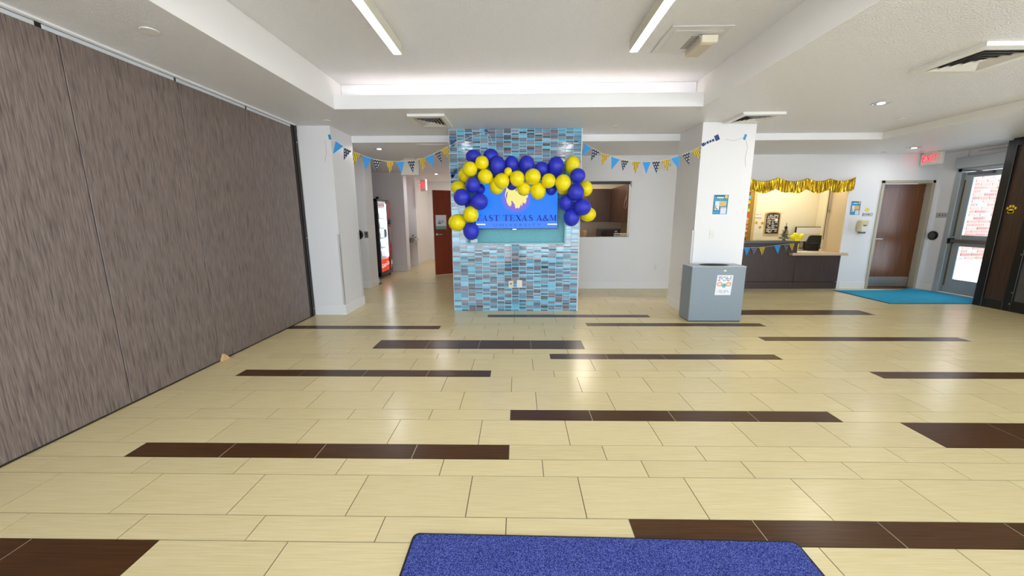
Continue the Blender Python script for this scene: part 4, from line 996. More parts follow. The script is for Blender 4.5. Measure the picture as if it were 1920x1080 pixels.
# ------------------------------------------------------------------ mats
def carpet(name, c0, c1, c2):
    m, nt, p = base_mat(name); tc = N(nt, 'ShaderNodeTexCoord')
    n = N(nt, 'ShaderNodeTexNoise'); n.inputs['Scale'].default_value = 260; n.inputs['Detail'].default_value = 2; nt.links.new(tc.outputs['Object'], n.inputs['Vector'])
    n3 = N(nt, 'ShaderNodeTexNoise'); n3.inputs['Scale'].default_value = 9; n3.inputs['Detail'].default_value = 3; nt.links.new(tc.outputs['Object'], n3.inputs['Vector'])
    r = N(nt, 'ShaderNodeValToRGB'); e = r.color_ramp.elements; e[0].position = .36; e[0].color = lin(c0); e[1].position = .64; e[1].color = lin(c2)
    k = e.new(.5); k.color = lin(c1); nt.links.new(n.outputs['Fac'], r.inputs[0])
    r2 = N(nt, 'ShaderNodeMapRange'); r2.inputs['To Min'].default_value = .85; r2.inputs['To Max'].default_value = 1.15; nt.links.new(n3.outputs['Fac'], r2.inputs['Value'])
    v = N(nt, 'ShaderNodeVectorMath', operation='SCALE'); nt.links.new(r.outputs[0], v.inputs[0]); nt.links.new(r2.outputs[0], v.inputs['Scale'])
    nt.links.new(v.outputs[0], p.inputs[0]); p.inputs['Roughness'].default_value = .95; p.inputs['Specular IOR Level'].default_value = .1
    b_ = N(nt, 'ShaderNodeBump'); b_.inputs['Strength'].default_value = .6; b_.inputs['Distance'].default_value = .004; nt.links.new(n.outputs['Fac'], b_.inputs['Height']); nt.links.new(b_.outputs[0], p.inputs['Normal'])
    return m
def mat_rect(c, w, l, rz, rad, h, inset=0):
    pts = []
    for sx, sy_ in ((1, 1), (-1, 1), (-1, -1), (1, -1)):
        for k in range(5):
            a = {(1, 1): 0, (-1, 1): 90, (-1, -1): 180, (1, -1): 270}[(sx, sy_)]+k*22.5
            pts.append(((w/2-rad)*sx+(rad-inset)*math.cos(R(a)), (l/2-rad)*sy_+(rad-inset)*math.sin(R(a))))
    cz, sz = math.cos(rz), math.sin(rz)
    return [(c[0]+x*cz-y_*sz, c[1]+x*sz+y_*cz, h) for x, y_ in pts]
# foreground mat
t = thing('floor_mat', 'deep blue speckled entrance mat at the bottom of the view', 'mat', (.385, .62, 0))
cc, rz = (.385, .635), R(-.8)
b = B(); b.prism(mat_rect(cc, 1.80, 1.82, rz, .03, .001), (0, 0, .006)); b.build('rubber_backing', mat('mat_rubber', '#1b1b20', .7), t)
b = B(); b.prism(mat_rect(cc, 1.775, 1.795, rz, .03, .007), (0, 0, .006)); b.build('pile', carpet('blue_carpet', '#1c2360', '#3a4590', '#6a76b4'), t)
# turquoise mat, with a rolled-up bump in its far edge
t = thing('floor_mat', 'turquoise entrance mat with a buckled back edge before the glazed exit', 'mat', (7.3, 7.05, 0))
def grid_mat(x0, x1, y0, y1, h0, m, nm):
    b = B(); nx, ny = 48, 16; vs = []
    for jy in range(ny+1):
        for ix in range(nx+1):
            x = x0+(x1-x0)*ix/nx; y_ = y0+(y1-y0)*jy/ny
            bump = .045*math.exp(-((x-7.95)/.16)**2)*max(0, (y_-(y1-.4))/.4)**1.3
            vs.append(b.bm.verts.new((x, y_, h0+bump)))
    for jy in range(ny):
        for ix in range(nx):
            a = jy*(nx+1)+ix; b.bm.faces.new((vs[a], vs[a+1], vs[a+nx+2], vs[a+nx+1]))
    r = bmesh.ops.extrude_face_region(b.bm, geom=b.bm.faces[:]); bmesh.ops.translate(b.bm, verts=[v for v in r['geom'] if isinstance(v, bmesh.types.BMVert)], vec=(0, 0, .005))
    b.build(nm, m, t)
grid_mat(6.42, 8.28, 6.46, 7.66, .001, mat('mat_rubber_blue', '#173a52', .7), 'rubber_backing')
grid_mat(6.445, 8.255, 6.485, 7.635, .006, carpet('turquoise_carpet', '#1d7fa6', '#2f9cc2', '#52b4d4'), 'pile')

# ------------------------------------------------------------------ reception desk
dk = thing('reception_desk', 'dark wood reception desk with a raised granite bar and a low cream counter', 'desk', (5.4, 7.9, 0))
BXE = 5.74
b = B(); b.box(3.6, BXE-.004, YB-.02, YB+.12, .15, .955, .003); b.build('bar_front', DARKWOOD, dk)
b = B(); b.box(3.6, BXE-.004, YB-.017, YB+.12, 0, .143); b.build('kick_board', DARKWOOD, dk)
b = B(); b.box(BXE, 6.64, YB-.017, YB-.001, 0, .143); b.build('kick_board', DARKWOOD, dk)
b = B(); b.box(BXE, 6.64, YB-.02, YB-.001, .15, .705, .003); b.build('low_front', DARKWOOD, dk)
b = B(); b.box(3.6, 6.618, YB-.001, YB+.11, 0, .70); b.build('carcass', mat('carcass_dark', '#181210', .6), dk)
b = B(); b.box(3.6, 5.68, YB-.15, YB+.22, .955, 1.0, .006); b.build('granite_top', STONE, dk)
b = B(); b.box(5.58, 6.70, YB-.12, YB-.001, .705, .752, .005); b.box(5.58, 6.612, YB-.006, YB+.40, .705, .752); b.build('low_top', CREAM, dk)
b = B(); b.box(3.6, 5.6, YB+.12, YB+.42, .70, .74); b.build('work_top', CREAM, dk)
# bunting along the bar
bd, WD = bunting('bunting', 'short pennant string hanging along the dark reception bar', [
 ('b', (62, 683), (112, 683), (80, 748)), ('d', (114, 683), (164, 683), (135, 743)), ('g', (178, 680), (228, 677), (203, 745)),
 ('b', (297, 668), (350, 660), (325, 733)), ('d', (367, 658), (412, 655), (388, 715)), ('g', (413, 655), (458, 648), (437, 712))],
 1380, 300, 4.154, lambda px: YB-.03, (20, 690), (478, 642))
# notepad etc on the counters
b = B(); b.box(5.75, 6.15, YB+.02, YB+.30, .752, .768, .003); tag(b.build('paper_stack', mat('paper_cream', '#e9dcb8', .6), origin=(5.95, YB+.1, .752)), 'stack of cream papers on the low counter', 'papers')
b = B(); b.lathe([(.03, 0), (.033, .05), (.03, .052), (.026, .004)], (6.42, YB+.25, .752), 14); tag(b.build('cup', mat('cream_cup', '#e3d3a8', .4), origin=(6.42, YB+.25, .752)), 'small cream cup at the end of the low counter', 'cup')
b = B(); b.box(4.95, 5.30, YB-.06, YB+.12, 1.0, 1.006); tag(b.build('sign_in_sheet', mat('paper_grey', '#8f8d88', .6), origin=(5.1, YB, 1.0)), 'flat papers lying on the granite bar', 'papers')

# small pine on the bar end
q = atY(1470, 449, 8.02)
tr_ = thing('pine_tree', 'tiny green tabletop pine tree with a bare tip on the reception bar', 'tree', (q.x, 8.02, 1.0))
b = B(); b.tube([(q.x, 8.02, 1.0), (q.x+.006, 8.02, 1.2), (q.x+.014, 8.02, 1.36)], .006, 6); b.cyl((q.x, 8.02, 1.008), .035, .016, 'z', 12); b.build('trunk', mat('twig', '#4a3a22', .8), tr_)
b = B(); rnd = random.Random(3)
for k in range(520):
    h = rnd.random()**1.25; z = 1.03+h*.26; rr = (.115*(1-h)+.012)*(.75+.25*math.sin(h*22)); a = rnd.uniform(0, 6.283); f = rnd.uniform(.25, 1)
    c = Vector((q.x+.012*h+rr*f*math.cos(a), 8.02+rr*f*math.sin(a), z+rnd.uniform(-.008, .008))); d = Vector((math.cos(a)*.6, math.sin(a)*.6, rnd.uniform(-.4, .5))).normalized()*.026
    s_ = d.cross(Vector((rnd.uniform(-1, 1), rnd.uniform(-1, 1), 1))).normalized()*.006
    b.mi = rnd.choice((0, 0, 1)); b.poly([c-d*.4-s_, c+d-s_*.2, c-d*.4+s_])
o = b.build('foliage', [mat('pine_dark', '#1f3b18', .7), mat('pine_mid', '#3a5c28', .7)], tr_, fix=False); o['kind'] = 'stuff'
# yellow bow
q = atY(1494, 444, 8.25); t = thing('ribbon_bow', 'bright yellow bow of puffy loops in front of the monitor', 'bow', (q.x, 8.25, .7525))
YR_ = mat('yellow_ribbon', '#f7e60c', .5)
for dx, dz, sx_, sz_, a in ((-.075, .0, .08, .05, .25), (-.03, .03, .07, .055, -.4), (.02, .0, .06, .05, .2), (.085, .02, .065, .035, .6), (.07, -.015, .06, .03, -.5)):
    b = B(); b.sphere((0, 0, 0), 1, 14, 8); bmesh.ops.transform(b.bm, matrix=Matrix.Translation((q.x+dx, 8.25, q.z+dz)) @ Matrix.Rotation(-a, 4, 'Y') @ Matrix.Diagonal((sx_, .045, sz_, 1)), verts=b.bm.verts[:])
    b.build('loop', YR_, t, smooth=True)
b = B(); b.box(q.x-.05, q.x+.05, 8.235, 8.275, .7525, q.z); b.build('stand', YR_, t)
# monitor
q = atY(1515, 440, 8.95); mz = q.z
mo = thing('monitor', 'white-screened computer monitor with a thin black bezel behind the bow', 'monitor', (q.x, 8.95, .74))
b = B(); b.box(q.x-.29, q.x+.29, 8.95, 8.99, mz-.17, mz+.18, .004); b.build('bezel', BLACKP, mo)
b = B(); b.box(q.x-.275, q.x+.275, 8.947, 8.951, mz-.155, mz+.165); b.build('screen_face', print_mat('monitor_face', '#ece8df', []), mo)
b = B(); b.box(q.x-.2, q.x+.26, 8.944, 8.948, mz+.0, mz+.012); b.build('screen_bar', mat('bar_beige', '#cfc4ab', .5), mo)
b = B(); b.box(q.x-.03, q.x+.03, 8.99, 9.02, .76, mz); b.box(q.x-.12, q.x+.12, 8.88, 9.08, .74, .755, .004); b.build('stand', BLACKP, mo)
b = B(); b.box(5.2, OXR-.002, 8.80, OYB-.001, .70, .74, .004); b.box(5.2, OXR-.002, 8.82, 8.85, 0, .70)
tag(b.build('back_counter', mat('counter_grey', '#b9ad96', .5), origin=(6, 8.8, 0)), 'cream work counter along the office back wall', 'counter')
# office chair
q = atY(1524, 452, 8.58); ch = thing('office_chair', 'black mesh-back office chair showing over the low counter', 'chair', (q.x, 8.5, 0))
def fr(u, v): return Vector((q.x-.20+u*.40+.09*v, 8.56+.05*v, .70+v*.36))
b = B(); b.tube([fr(0, 0), fr(.02, .5), fr(.12, .95), fr(.2, 1), fr(.95, .98), fr(1.0, .9), fr(.86, .5), fr(.8, 0)], .016, 6); b.build('back_frame', BLACKP, ch)
b = B(); b.prism([fr(.02, 0), fr(.8, 0), fr(.86, .5), fr(.98, .94), fr(.2, .97), fr(.1, .9), fr(.03, .5)], (0, .006, 0)); b.build('backrest', mat('black_mesh', '#2c2723', .7), ch)
b = B(); b.box(q.x-.1, q.x+.12, 8.515, 8.545, .86, .90, .008); b.build('lumbar_support', BLACKP, ch)
b = B(); b.lathe([(.075, 0), (.085, .02), (.06, .05), (.001, .055)], (q.x+.20, 8.53, .80), 16, 'y'); b.build('armrest', mat('arm_grey', '#55565e', .35, .3), ch)
b = B(); b.box(q.x-.24, q.x+.24, 8.32, 8.62, .43, .51, .03); b.build('seat', BLACKP, ch)
b = B(); b.cyl((q.x, 8.46, .25), .03, .38, 'z', 12); b.build('post', BLACKP, ch)
for k in range(5):
    a = k*2*math.pi/5+.3; e = Vector((q.x+.24*math.cos(a), 8.50+.24*math.sin(a), .06)); b = B(); b.tube([(q.x, 8.46, .1), e], .02, 6); l = b.build('leg', BLACKP, ch)
    b = B(); b.sphere((e.x, e.y, .03), .03, 10, 8); b.build('caster', BLACKP, l, local=True)
# chalkboard, stars, notice on the office back wall
p0, p1 = atY(1434.5, 440, OYB), atY(1463, 397, OYB); cx = (p0.x+p1.x)/2-.02; w = .36; z0, z1 = p0.z, p1.z
cb = thing('chalkboard', 'arched wooden-framed chalkboard covered in white writing on the office wall', 'board', (cx, OYB, z0))
def arch(w_, za, zb, y_, rise): return [(cx-w_/2, y_, za), (cx+w_/2, y_, za), (cx+w_/2, y_, zb-rise)]+[(cx+w_/2*math.cos(a), y_, zb-rise+rise*math.sin(a)**.8) for a in [math.pi*k/10 for k in range(1, 10)]]+[(cx-w_/2, y_, zb-rise)]
b = B(); b.prism(arch(w, z0, z1, OYB-.02, .05), (0, .019, 0)); b.build('frame', mat('pine_frame', '#c9a766', .5), cb)
CHK = print_mat('chalk_board', '#2b2825', [('w', .08, y_, .9, y_+.045, '#cfc8ba', 9+k % 4*3, k) for k, y_ in enumerate((.86, .78, .70, .61, .53, .45, .36, .28, .19, .1))]+[('c', .78, .66, .07, '#e9e4da', .6), ('o', .35, .14, .08, '#d9d2c4', .6)])
pts = arch(w-.05, z0+.025, z1-.025, OYB-.022, .045); b = B(); b.poly(pts, [((p[0]-cx)/(w-.05)+.5, (p[2]-z0-.025)/(z1-z0-.05)) for p in pts]); b.build('slate', CHK, cb, fix=False)
GOLD = mat('gold_star', '#c79a1e', .4, .2)
for k, (px, py, lab) in enumerate(((1418, 417.5, 'gold star on the office wall nearest the office door'), (1429.3, 418.3, 'gold star beside the chalkboard frame'), (1425, 426, 'lowest of the three gold stars on the office wall'))):
    q = atY(px, py, OYB); b = B(); b.prism([(q.x+(.042 if i % 2 == 0 else .018)*math.sin(i*math.pi/5), OYB-.006, q.z+(.042 if i % 2 == 0 else .018)*math.cos(i*math.pi/5)) for i in range(10)], (0, .005, 0))
    tag(b.build('wall_star', GOLD, origin=(q.x, OYB, q.z)), lab, 'star', 'gold stars on the office wall')
a_, b_2, c_ = atY(1415.3, 409, OYB-.006), atY(1428, 409, OYB-.006), atY(1415.8, 399.5, OYB-.006)
b = B(); b.sheet(a_, b_2-a_, c_-a_, .004); tag(b.build('wall_notice', print_mat('office_notice', '#e8e3d6', [('w', .1, .65, .9, .8, '#c3987a', 8, 2), ('r', 0, 0, 1, .09, '#77736c')]), origin=a_, fix=False), 'small white framed notice above the gold stars', 'notice')
# decorated office door
X1 = atY(1417, 388, OYB).x
b = B(); b.box(X1-.07, X1, OYB-.03, OYB, 0, 2.13, .004); b.box(4.4, X1, OYB-.03, OYB, 2.06, 2.13, .004)
d3 = struct('door_3', b, mat('office_door_frame', '#c9b277', .45), 'open office door covered in colourful cutouts, in a cream frame', 'door')
b = B(); b.box(X1-.17, X1-.075, OYB-.02, OYB, 0, 2.05); b.build('stop', mat('door_edge_gold', '#9a7420', .5), d3)
b = B(); b.box(4.45, X1-.17, OYB-.035, OYB-.005, .01, 2.05); b.build('leaf', mat('office_door_leaf', '#5a2a12', .4), d3)
for px, py, r_, c in ((1405, 370, .045, '#4aa3c0'), (1403, 379, .05, '#e8b23a'), (1401.5, 388, .045, '#5b9a3c'), (1402, 394, .05, '#c7cf55'), (1400.5, 403, .06, '#d9472c'), (1399.5, 411, .05, '#d8c49a'), (1399.5, 416.5, .045, '#e8a05a'), (1398, 425, .05, '#d98f5a'), (1397, 433, .045, '#dfd0b8'), (1396, 441, .05, '#e08a2a'), (1400, 398, .03, '#3a6ab0'), (1397.5, 437, .03, '#b33a1c')):
    q = atY(px, py, OYB-.04); b = B(); b.prism([(q.x+r_*(1+.12*math.sin(k*2.6))*math.cos(k*math.pi/6), OYB-.041, q.z+r_*(1+.12*math.sin(k*2.6))*math.sin(k*math.pi/6)) for k in range(12)], (0, .005, 0)); b.build('cutout', mat('cut_'+c[1:], c, .6), d3)

# ------------------------------------------------------------------ gold fringe garland over the office opening
peaks = [(1393, 337), (1404.5, 334.5), (1459, 334), (1514, 335), (1557, 336), (1604.5, 333)]
fg = thing('fringe_garland', 'swagged gold tinsel fringe hung above the office opening', 'garland', atY(1505, 345, YB-.02))
GF = [mat('gold_fringe', '#c99a12', .28, .75), mat('gold_fringe_light', '#e8c02a', .22, .7), mat('gold_fringe_dark', '#96700a', .35, .7)]
top = []
for i in range(len(peaks)-1):
    (xa_, ya_), (xb_, yb_) = peaks[i], peaks[i+1]; L = xb_-xa_
    n = max(3, int(L/3))
    for k in range(n):
        u = k/n; top.append((xa_+L*u, ya_+(yb_-ya_)*u+4*u*(1-u)*(L/55)*6.5))
top.append(peaks[-1])
tw = [atY(x, y_, YB-.022) for x, y_ in top]
b = B(); b.tube(tw, .012, 6); b.build('header_band', GF[0], fg)
b = B(); rnd = random.Random(5)
def along(s):
    f = s*(len(tw)-1); i = min(int(f), len(tw)-2); return tw[i].lerp(tw[i+1], f-i)
def dep(s): 
    p = along(s); return .215+.012*math.sin(s*40)
for k in range(1500):
    s = rnd.random(); p = along(s); L = dep(s)*rnd.uniform(.82, 1.03); w_ = rnd.uniform(.0035, .007); y_ = p.y+rnd.uniform(-.022, .012); tw_ = rnd.uniform(-.006, .006)
    dx = rnd.uniform(-.008, .008); b.mi = rnd.choice((0, 0, 1, 2)); 
    b.poly([(p.x-w_, y_, p.z), (p.x+w_, y_+tw_, p.z), (p.x+w_+dx*.5, y_-tw_, p.z-L*.55), (p.x-w_+dx*.5, y_+tw_, p.z-L*.55)])
    b.poly([(p.x-w_+dx*.5, y_+tw_, p.z-L*.55), (p.x+w_+dx*.5, y_-tw_, p.z-L*.55), (p.x+w_+dx, y_+tw_*2, p.z-L), (p.x-w_+dx, y_, p.z-L)])
o = b.build('fringe', GF, fg, fix=False); o['kind'] = 'stuff'
# ceiling lamp of the office seen over the garland
b = B(); b.box(4.3, 5.9, 8.04, 8.27, 2.12, 2.165, .006); tag(b.build('office_light', mat('office_lamp_face', '#fff1cf', .5, emit=1.5, ecol='#ffeec8'), origin=(5.1, 8.2, 2.17)), 'bright strip light inside the office, just above the gold fringe', 'light')
# beaded shutter chain in the office opening
def chain(label, pts, m):
    b = B(); 
    for i in range(len(pts)-1):
        a, c = Vector(pts[i]), Vector(pts[i+1]); n = max(1, int((c-a).length/.022))
        for k in range(n): b.sphere(a.lerp(c, k/n), .008, 6, 4)
    tag(b.build('shutter_chain', m, origin=pts[0]), label, 'chain')
chain('dark beaded shutter chain hanging inside the office opening', [atY(x, y_, YB+.38) for x, y_ in ((1556, 357), (1554.5, 372), (1553, 385), (1552, 396), (1554.5, 398), (1556.5, 392))], BLACKP)

# ------------------------------------------------------------------ kitchen behind the serving hatch
KF = 10.2
def cab(name, label, x0, x1, y0, y1, z0, z1, ndoors, face, loc):
    t = thing(name, label, 'cabinet', loc)
    b = B(); b.box(x0, x1, y0, y1, z0, z1); b.build('body', CABWOOD, t)
    for k in range(ndoors):
        if face == 'y':
            w_ = (x1-x0)/ndoors; b = B(); b.box(x0+k*w_+.003, x0+(k+1)*w_-.003, y0-.02, y0-.001, z0+.003, z1-.003, .002); d = b.build('door', CABWOOD, t)
            hx = x0+(k+1)*w_-.05 if k % 2 == 0 else x0+k*w_+.05
            b = B(); b.box(hx-.006, hx+.006, y0-.05, y0-.02, z0+.05, z0+.17, .002); b.build('handle', STEEL, d, local=True); 
        else:
            w_ = (y1-y0)/ndoors; b = B(); b.box(x0-.02, x0-.001, y0+k*w_+.003, y0+(k+1)*w_-.003, z0+.003, z1-.003, .002); d = b.build('door', CABWOOD, t)
            hy = y0+(k+1)*w_-.06 if k % 2 == 0 else y0+k*w_+.06
            b = B(); b.box(x0-.05, x0-.02, hy-.012, hy+.012, z0+.06, z0+.19, .002); b.build('handle', CHROME, d, local=True)
    return t
cab('wall_cabinet', 'dark brown wall cabinet on the far kitchen wall', 0.6, 2.42, KF, 10.55, 1.36, 2.21, 3, 'y', (1.5, KF, 1.36))
cab('wall_cabinet', 'dark brown wall cabinet with bar handles on the kitchen side wall', 2.44, 2.82, 8.55, 10.19, 1.36, 2.21, 4, 'x', (2.6, 9.3, 1.36))
cab('base_cabinet', 'dark base cabinet under the far kitchen counter', 0.6, 2.8, 9.93, 10.55, 0, .88, 4, 'y', (1.5, 9.95, 0))
b = B(); b.box(.5, 2.81, 9.90, 10.55, .88, .92, .004); b.box(2.2, 2.81, YB+.17, 9.90, .88, .92, .004)
tag(b.build('kitchen_counter', mat('counter_dark', '#3a2019', .35), origin=(1.6, 10.2, .88)), 'dark red-brown kitchen counter behind the hatch', 'counter')
q = atY(1095.5, 438, 8.02); b = B(); b.cyl((q.x, 8.02, HZ0-.03+.075), .045, .15, 'z', 20); 
t = tag(b.build('paper_roll', mat('kraft_tan', '#c79a63', .6), origin=(q.x, 8.02, HZ0)), 'short tan cylinder on the hatch sill beside the mosaic wall', 'roll')
t.location.z = HZ0+.001
p0, p1 = atY(1124, 444, 9.2), atY(1164, 429, 9.2)
mw = thing('coffee_machine', 'low black appliance on the kitchen counter in the hatch', 'appliance', ((p0.x+p1.x)/2, 9.3, .92))
b = B(); b.box(p0.x, p1.x, 9.2, 9.6, .92, p1.z, .012); b.build('body', BLACKP, mw)
b = B(); b.box(p0.x+.04, p0.x+.34, 9.19, 9.2, .95, p1.z-.03, .002); b.build('front_panel', mat('dark_red_gloss', '#24100c', .15), mw)
b = B(); b.cyl((p1.x-.12, 9.19, p1.z-.06), .025, .02, 'y', 14); b.cyl((p0.x+.36, 9.19, 1.02), .018, .02, 'y', 14); b.build('knobs', STEEL, mw)
# white wire rack on the hatch sill
RW = mat('white_wire', '#e2dccb', .4)
rk = thing('wire_rack', 'white wire dish rack on the hatch sill', 'rack', (2.12, 8.04, HZ0))
xa_, xb_ = atY(1153, 441, 8.04).x, atY(1176, 441, 8.04).x
def loop(z, x0=None, x1=None): x0 = xa_ if x0 is None else x0; x1 = xb_ if x1 is None else x1; return [(x0, 8.00, z), (x1, 8.00, z), (x1, 8.13, z), (x0, 8.13, z), (x0, 8.00, z)]
b = B(); b.tube(loop(HZ0+.055), .005, 5); b.tube(loop(HZ0+.008), .005, 5)
for k in range(7): x = xa_+(xb_-xa_)*k/6; b.tube([(x, 8.0, HZ0+.055), (x, 8.0, HZ0+.006), (x, 8.13, HZ0+.006), (x, 8.13, HZ0+.055)], .003, 4)
b.build('basket', RW, rk)
b = B(); b.box(xb_-.13, xb_-.03, 8.03, 8.10, HZ0+.006, HZ0+.05, .01); tag(b.build('sponge_box', mat('kraft_tan', '#c79a63', .6), origin=(xb_-.08, 8.06, HZ0)), 'tan box sitting in the white wire rack', 'box')
b = B(); x = xb_-.06; b.tube([(x, 8.6, .92), (x, 8.6, 1.16), (x+.01, 8.56, 1.2), (x-.06, 8.52, 1.2), (x-.1, 8.5, 1.17)], .012, 6); b.cyl((x, 8.6, .93), .03, .02, 'z', 12)
tag(b.build('faucet', mat('faucet_dark', '#4a443c', .3, .7), origin=(x, 8.6, .92)), 'dark curved kitchen faucet behind the wire rack', 'faucet')
chain('looped beaded shutter chain hanging beside the hatch jamb', [atY(x, y_, YB+.165) for x, y_ in ((1176, 343), (1175.5, 356), (1175, 366), (1171, 380), (1170, 388), (1172, 391), (1175, 387), (1175.5, 377), (1174.5, 366))], mat('chain_pink', '#c9a79a', .3, .5))

# ------------------------------------------------------------------ drink machine
VX, VY0, VY1, VZ = -3.37, 9.08, 9.98, 1.93
vm = thing('vending_machine', 'red and black glass-front drink machine lit from inside, in the hallway niche', 'vending machine', (-3.85, 9.55, 0))
b = B(); b.box(-4.25, VX-.3, VY0, VY1, .07, VZ, .01); b.box(-4.25, VX, VY0, VY0+.06, .07, VZ); b.box(VX-.3, VX, VY0, VY1, VZ-.05, VZ); b.box(VX-.3, VX, VY0, VY1, .07, .16); b.build('cabinet', BLACKP, vm)
RED = mat('machine_red', '#b3121f', .25); ORANGE = mat('machine_red_lit', '#d2331c', .3, emit=.35, ecol='#e0401c')
b = B(); b.box(VX-.3, VX+.012, VY1-.20, VY1, .16, VZ-.02, .01); b.build('control_column', RED, vm)
b = B(); b.box(VX-.29, VX, VY0+.06, VY1-.20, .16, .46); b.build('lower_panel', ORANGE, vm)
b = B(); b.box(VX-.29, VX-.02, VY1-.206, VY1-.201, .46, VZ-.05); b.box(VX-.29, VX-.02, VY0+.061, VY0+.066, .46, VZ-.05); b.build('liner', WHITE_M, vm)
b = B(); b.box(VX-.31, VX-.295, VY0+.06, VY1-.20, .46, VZ-.05); b.build('lit_back', mat('machine_backlight', '#eaf4ff', .5, emit=3.2, ecol='#dcecff'), vm)
b = B(); b.box(VX-.03, VX-.004, VY1-.265, VY1-.225, .5, VZ-.1); b.build('lamp_tube', mat('machine_tube', '#f4f9ff', .5, emit=8, ecol='#eaf3ff'), vm)
b = B(); b.box(VX-.29, VX-.01, VY0+.07, VY1-.27, 1.72, VZ-.055); b.build('top_sign', mat('machine_sign', '#cfd8e2', .5, emit=.6), vm)
text('lettering', 'Coca-Cola', .12, mat('sign_red', '#c01a1a', .5, emit=.3), vm, (VX-.006, VY0+.36, 1.80), (R(90), 0, R(90)), ext=.001)
shz = (.50, .74, .98, 1.22, 1.46)
for z in shz:
    b = B(); b.box(VX-.28, VX-.02, VY0+.07, VY1-.28, z, z+.012); b.build('shelf', mat('shelf_grey', '#b8bcc0', .4, .3), vm)
b = B(); b.box(VX-.006, VX, VY0+.06, VY1-.2, .47, VZ-.06); b.build('glass_front', GLASS, vm)
b = B(); b.box(VX, VX+.02, VY0+.02, VY0+.07, .14, VZ-.02); b.box(VX, VX+.02, VY1-.23, VY1-.19, .14, VZ-.02); b.box(VX, VX+.02, VY0+.02, VY1-.2, .12, .16); b.box(VX, VX+.02, VY0+.02, VY1-.2, VZ-.05, VZ-.02); b.build('door_frame', BLACKP, vm)
text('lettering', 'Coca-Cola', .15, mat('white_print', '#f4ece8', .5, emit=.4), vm, (VX+.0025, VY0+.44, .33), (R(90), R(-6), R(90)), ext=.001)
b = B(); b.cyl((VX+.035, VY1-.085, 1.37), .06, .05, 'x', 18); b.build('reader', mat('reader_blue', '#3a5f7a', .3), vm)
b = B(); b.box(VX+.01, VX+.03, VY1-.14, VY1-.04, .88, 1.22, .006); b.build('coin_panel', mat('panel_grey', '#9a9a9e', .35, .5), vm)
b = B(); b.box(VX+.022, VX+.028, VY1-.15, VY1-.05, .28, .40); b.build('price_label', mat('label_white', '#e3ddd6', .5), vm)
b = B(); b.box(VX-.006, VX+.004, VY0+.46, VY0+.62, 1.0, 1.2); b.build('paper_sign', mat('grey_paper', '#8b8d92', .6), vm)
b = B(); b.box(VX-.1, VX-.03, VY0+.28, VY0+.34, VZ, VZ+.06, .006); b.build('top_bracket', BLACKP, vm)
for ya_ in (VY0+.05, VY1-.07):
    for xx in (VX-.06, -4.15):
        b = B(); b.cyl((xx, ya_, .035), .03, .07, 'z', 12); b.build('foot', BLACKP, vm)
bcol = [mat('bottle_%s' % n, c, .2) for n, c in (('green', '#2f7d5a'), ('red', '#a02020'), ('clear', '#bfd4dc'), ('dark', '#2a1c18'), ('blue', '#3a6f9a'))]
bb = B(); bb.lathe([(.026, 0), (.028, .01), (.028, .11), (.012, .15), (.012, .17)], seg=10); proto = bb.build('drink_bottle', bcol[0]); bme = []
for m in bcol: me = proto.data.copy(); me.materials[0] = m; bme.append(me)
bpy.data.objects.remove(proto)
for r, z in enumerate(shz):
    for k in range(5):
        o = bpy.data.objects.new('drink_bottle', bme[(r*2+k//2) % 5 if r else (k//3)]); COL.objects.link(o); o.location = (VX-.16, VY0+.12+k*.105, z+.0125)
        tag(o, 'plastic drink bottle on the %s shelf of the lit drink machine' % ('lowest', 'second lowest', 'middle', 'second highest', 'highest')[r], 'bottle', 'bottles on the %s shelf of the drink machine' % ('lowest', 'second lowest', 'middle', 'second highest', 'highest')[r])
# dark round base by the stub
q = atZ(712, 532, .01); b = B(); b.lathe([(.15, 0), (.15, .015), (.11, .035), (.03, .045)], (q.x-.11, q.y+.03, .0005), 24)
b2 = tag(b.build('stanchion_base', mat('base_grey', '#3c4046', .35, .3), origin=(q.x-.11, q.y, 0)), 'round dark stand base on the floor before the drink machine', 'stand')

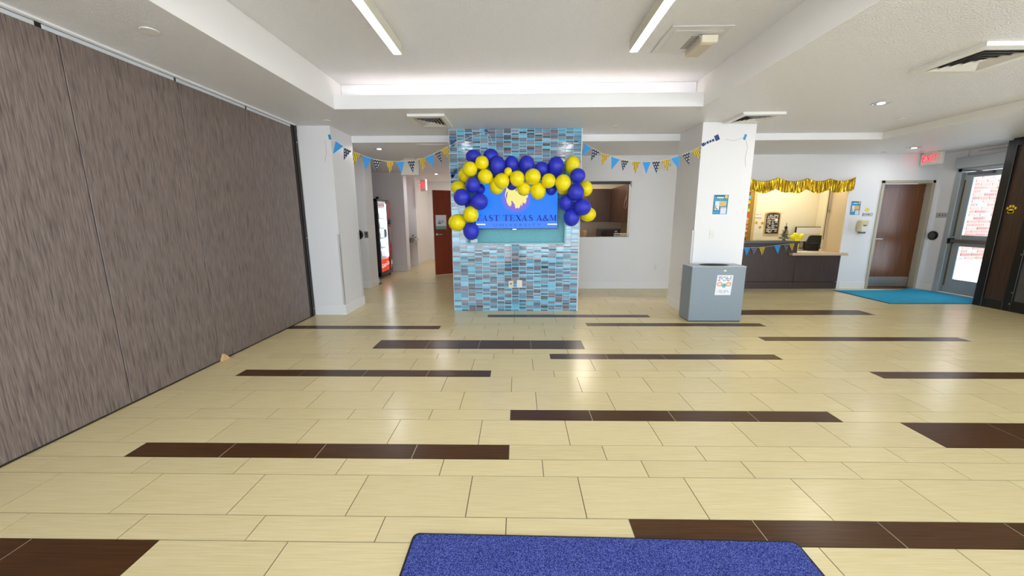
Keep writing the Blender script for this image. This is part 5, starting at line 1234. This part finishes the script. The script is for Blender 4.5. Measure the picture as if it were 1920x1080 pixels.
# ------------------------------------------------------------------ drinking fountain
ft = thing('drinking_fountain', 'steel two-level drinking fountain in the hallway niche', 'fountain', (-3.45, 11.3, 0))
for (yc, zt_, xw) in ((11.06, .98, -3.22), (11.48, .88, -3.10)):
    b = B(); b.prism([(-3.601, yc-.2, zt_-.16), (-3.601, yc-.2, zt_), (xw, yc-.2, zt_), (xw+.03, yc-.2, zt_-.05), (xw-.05, yc-.2, zt_-.13)], (0, .4, 0)); o = b.build('basin', STEEL, ft)
    b = B(); b.tube([(xw-.1, yc, zt_), (xw-.1, yc, zt_+.07), (xw-.07, yc-.02, zt_+.09)], .014, 6); b.box(xw-.04, xw, yc-.03, yc+.03, zt_, zt_+.02); b.build('spout', mat('spout_dark', '#3a3a3c', .3, .6), o, local=False)
b = B(); b.prism([(-3.6, 10.95, .3), (-3.6, 10.95, .84), (-3.25, 10.95, .84)], (0, .2, 0)); b.build('apron', mat('apron_beige', '#b7a48c', .5), ft)

# ------------------------------------------------------------------ open red wood hallway door
h = Vector((-1.29, 10.24, 0)); e = Vector((-2.17, 9.765, 0)); dv = (e-h); ln = dv.length; ang = math.atan2(dv.y, dv.x)
od = thing('hall_door', 'open red-brown wood door with a taped notice in the hallway', 'door', h, rotz=ang)
b = B(); b.box(0, ln, -.022, .022, .012, 2.17, .003); b.build('leaf', REDWOOD, od, local=True)
b = B(); b.cyl((ln-.07, .028, 1.06), .028, .012, 'y', 16); b.tube([(ln-.07, .03, 1.06), (ln-.07, .075, 1.06), (ln-.12, .08, 1.06), (ln-.2, .075, 1.058)], .011, 8); b.build('handle', CHROME, od, local=True)
b = B(); b.box(ln-.001, ln+.003, -.014, .014, .98, 1.14); b.build('latch_plate', STEEL, od, local=True)
b = B()
for z in (.25, 1.1, 1.95): b.cyl((0, .02, z), .009, .1, 'z', 8)
b.build('hinges', STEEL, od, local=True)
nm = print_mat('door_notice', '#e6e6e8', [('r', 0, 0, 1, .22, '#7fa38f'), ('r', .28, .45, .72, .62, '#8b8d92'), ('r', .36, .5, .66, .58, '#dfe0e2'), ('r', .2, .38, .5, .48, '#77797e')])
b = B(); b.sheet((ln-.05, .0265, 1.19), (-.28, 0, 0), (0, 0, .36), .001); tag_o = b.build('taped_notice', nm, origin=(0, 0, 0), fix=False)
tag_o.matrix_world = Matrix.Translation(h) @ Matrix.Rotation(ang, 4, 'Z'); tag(tag_o, 'white and green notice taped to the open red-brown door', 'notice')
b = B(); b.box(-1.262, -1.09, 10.20, 10.26, 0, 2.2); b.box(-1.262, -1.09, 11.2, 11.26, 0, 2.2); b.box(-1.262, -1.09, 10.2, 11.26, 2.2, 2.26); b.build('door_casing', DOORFRAME, wi)
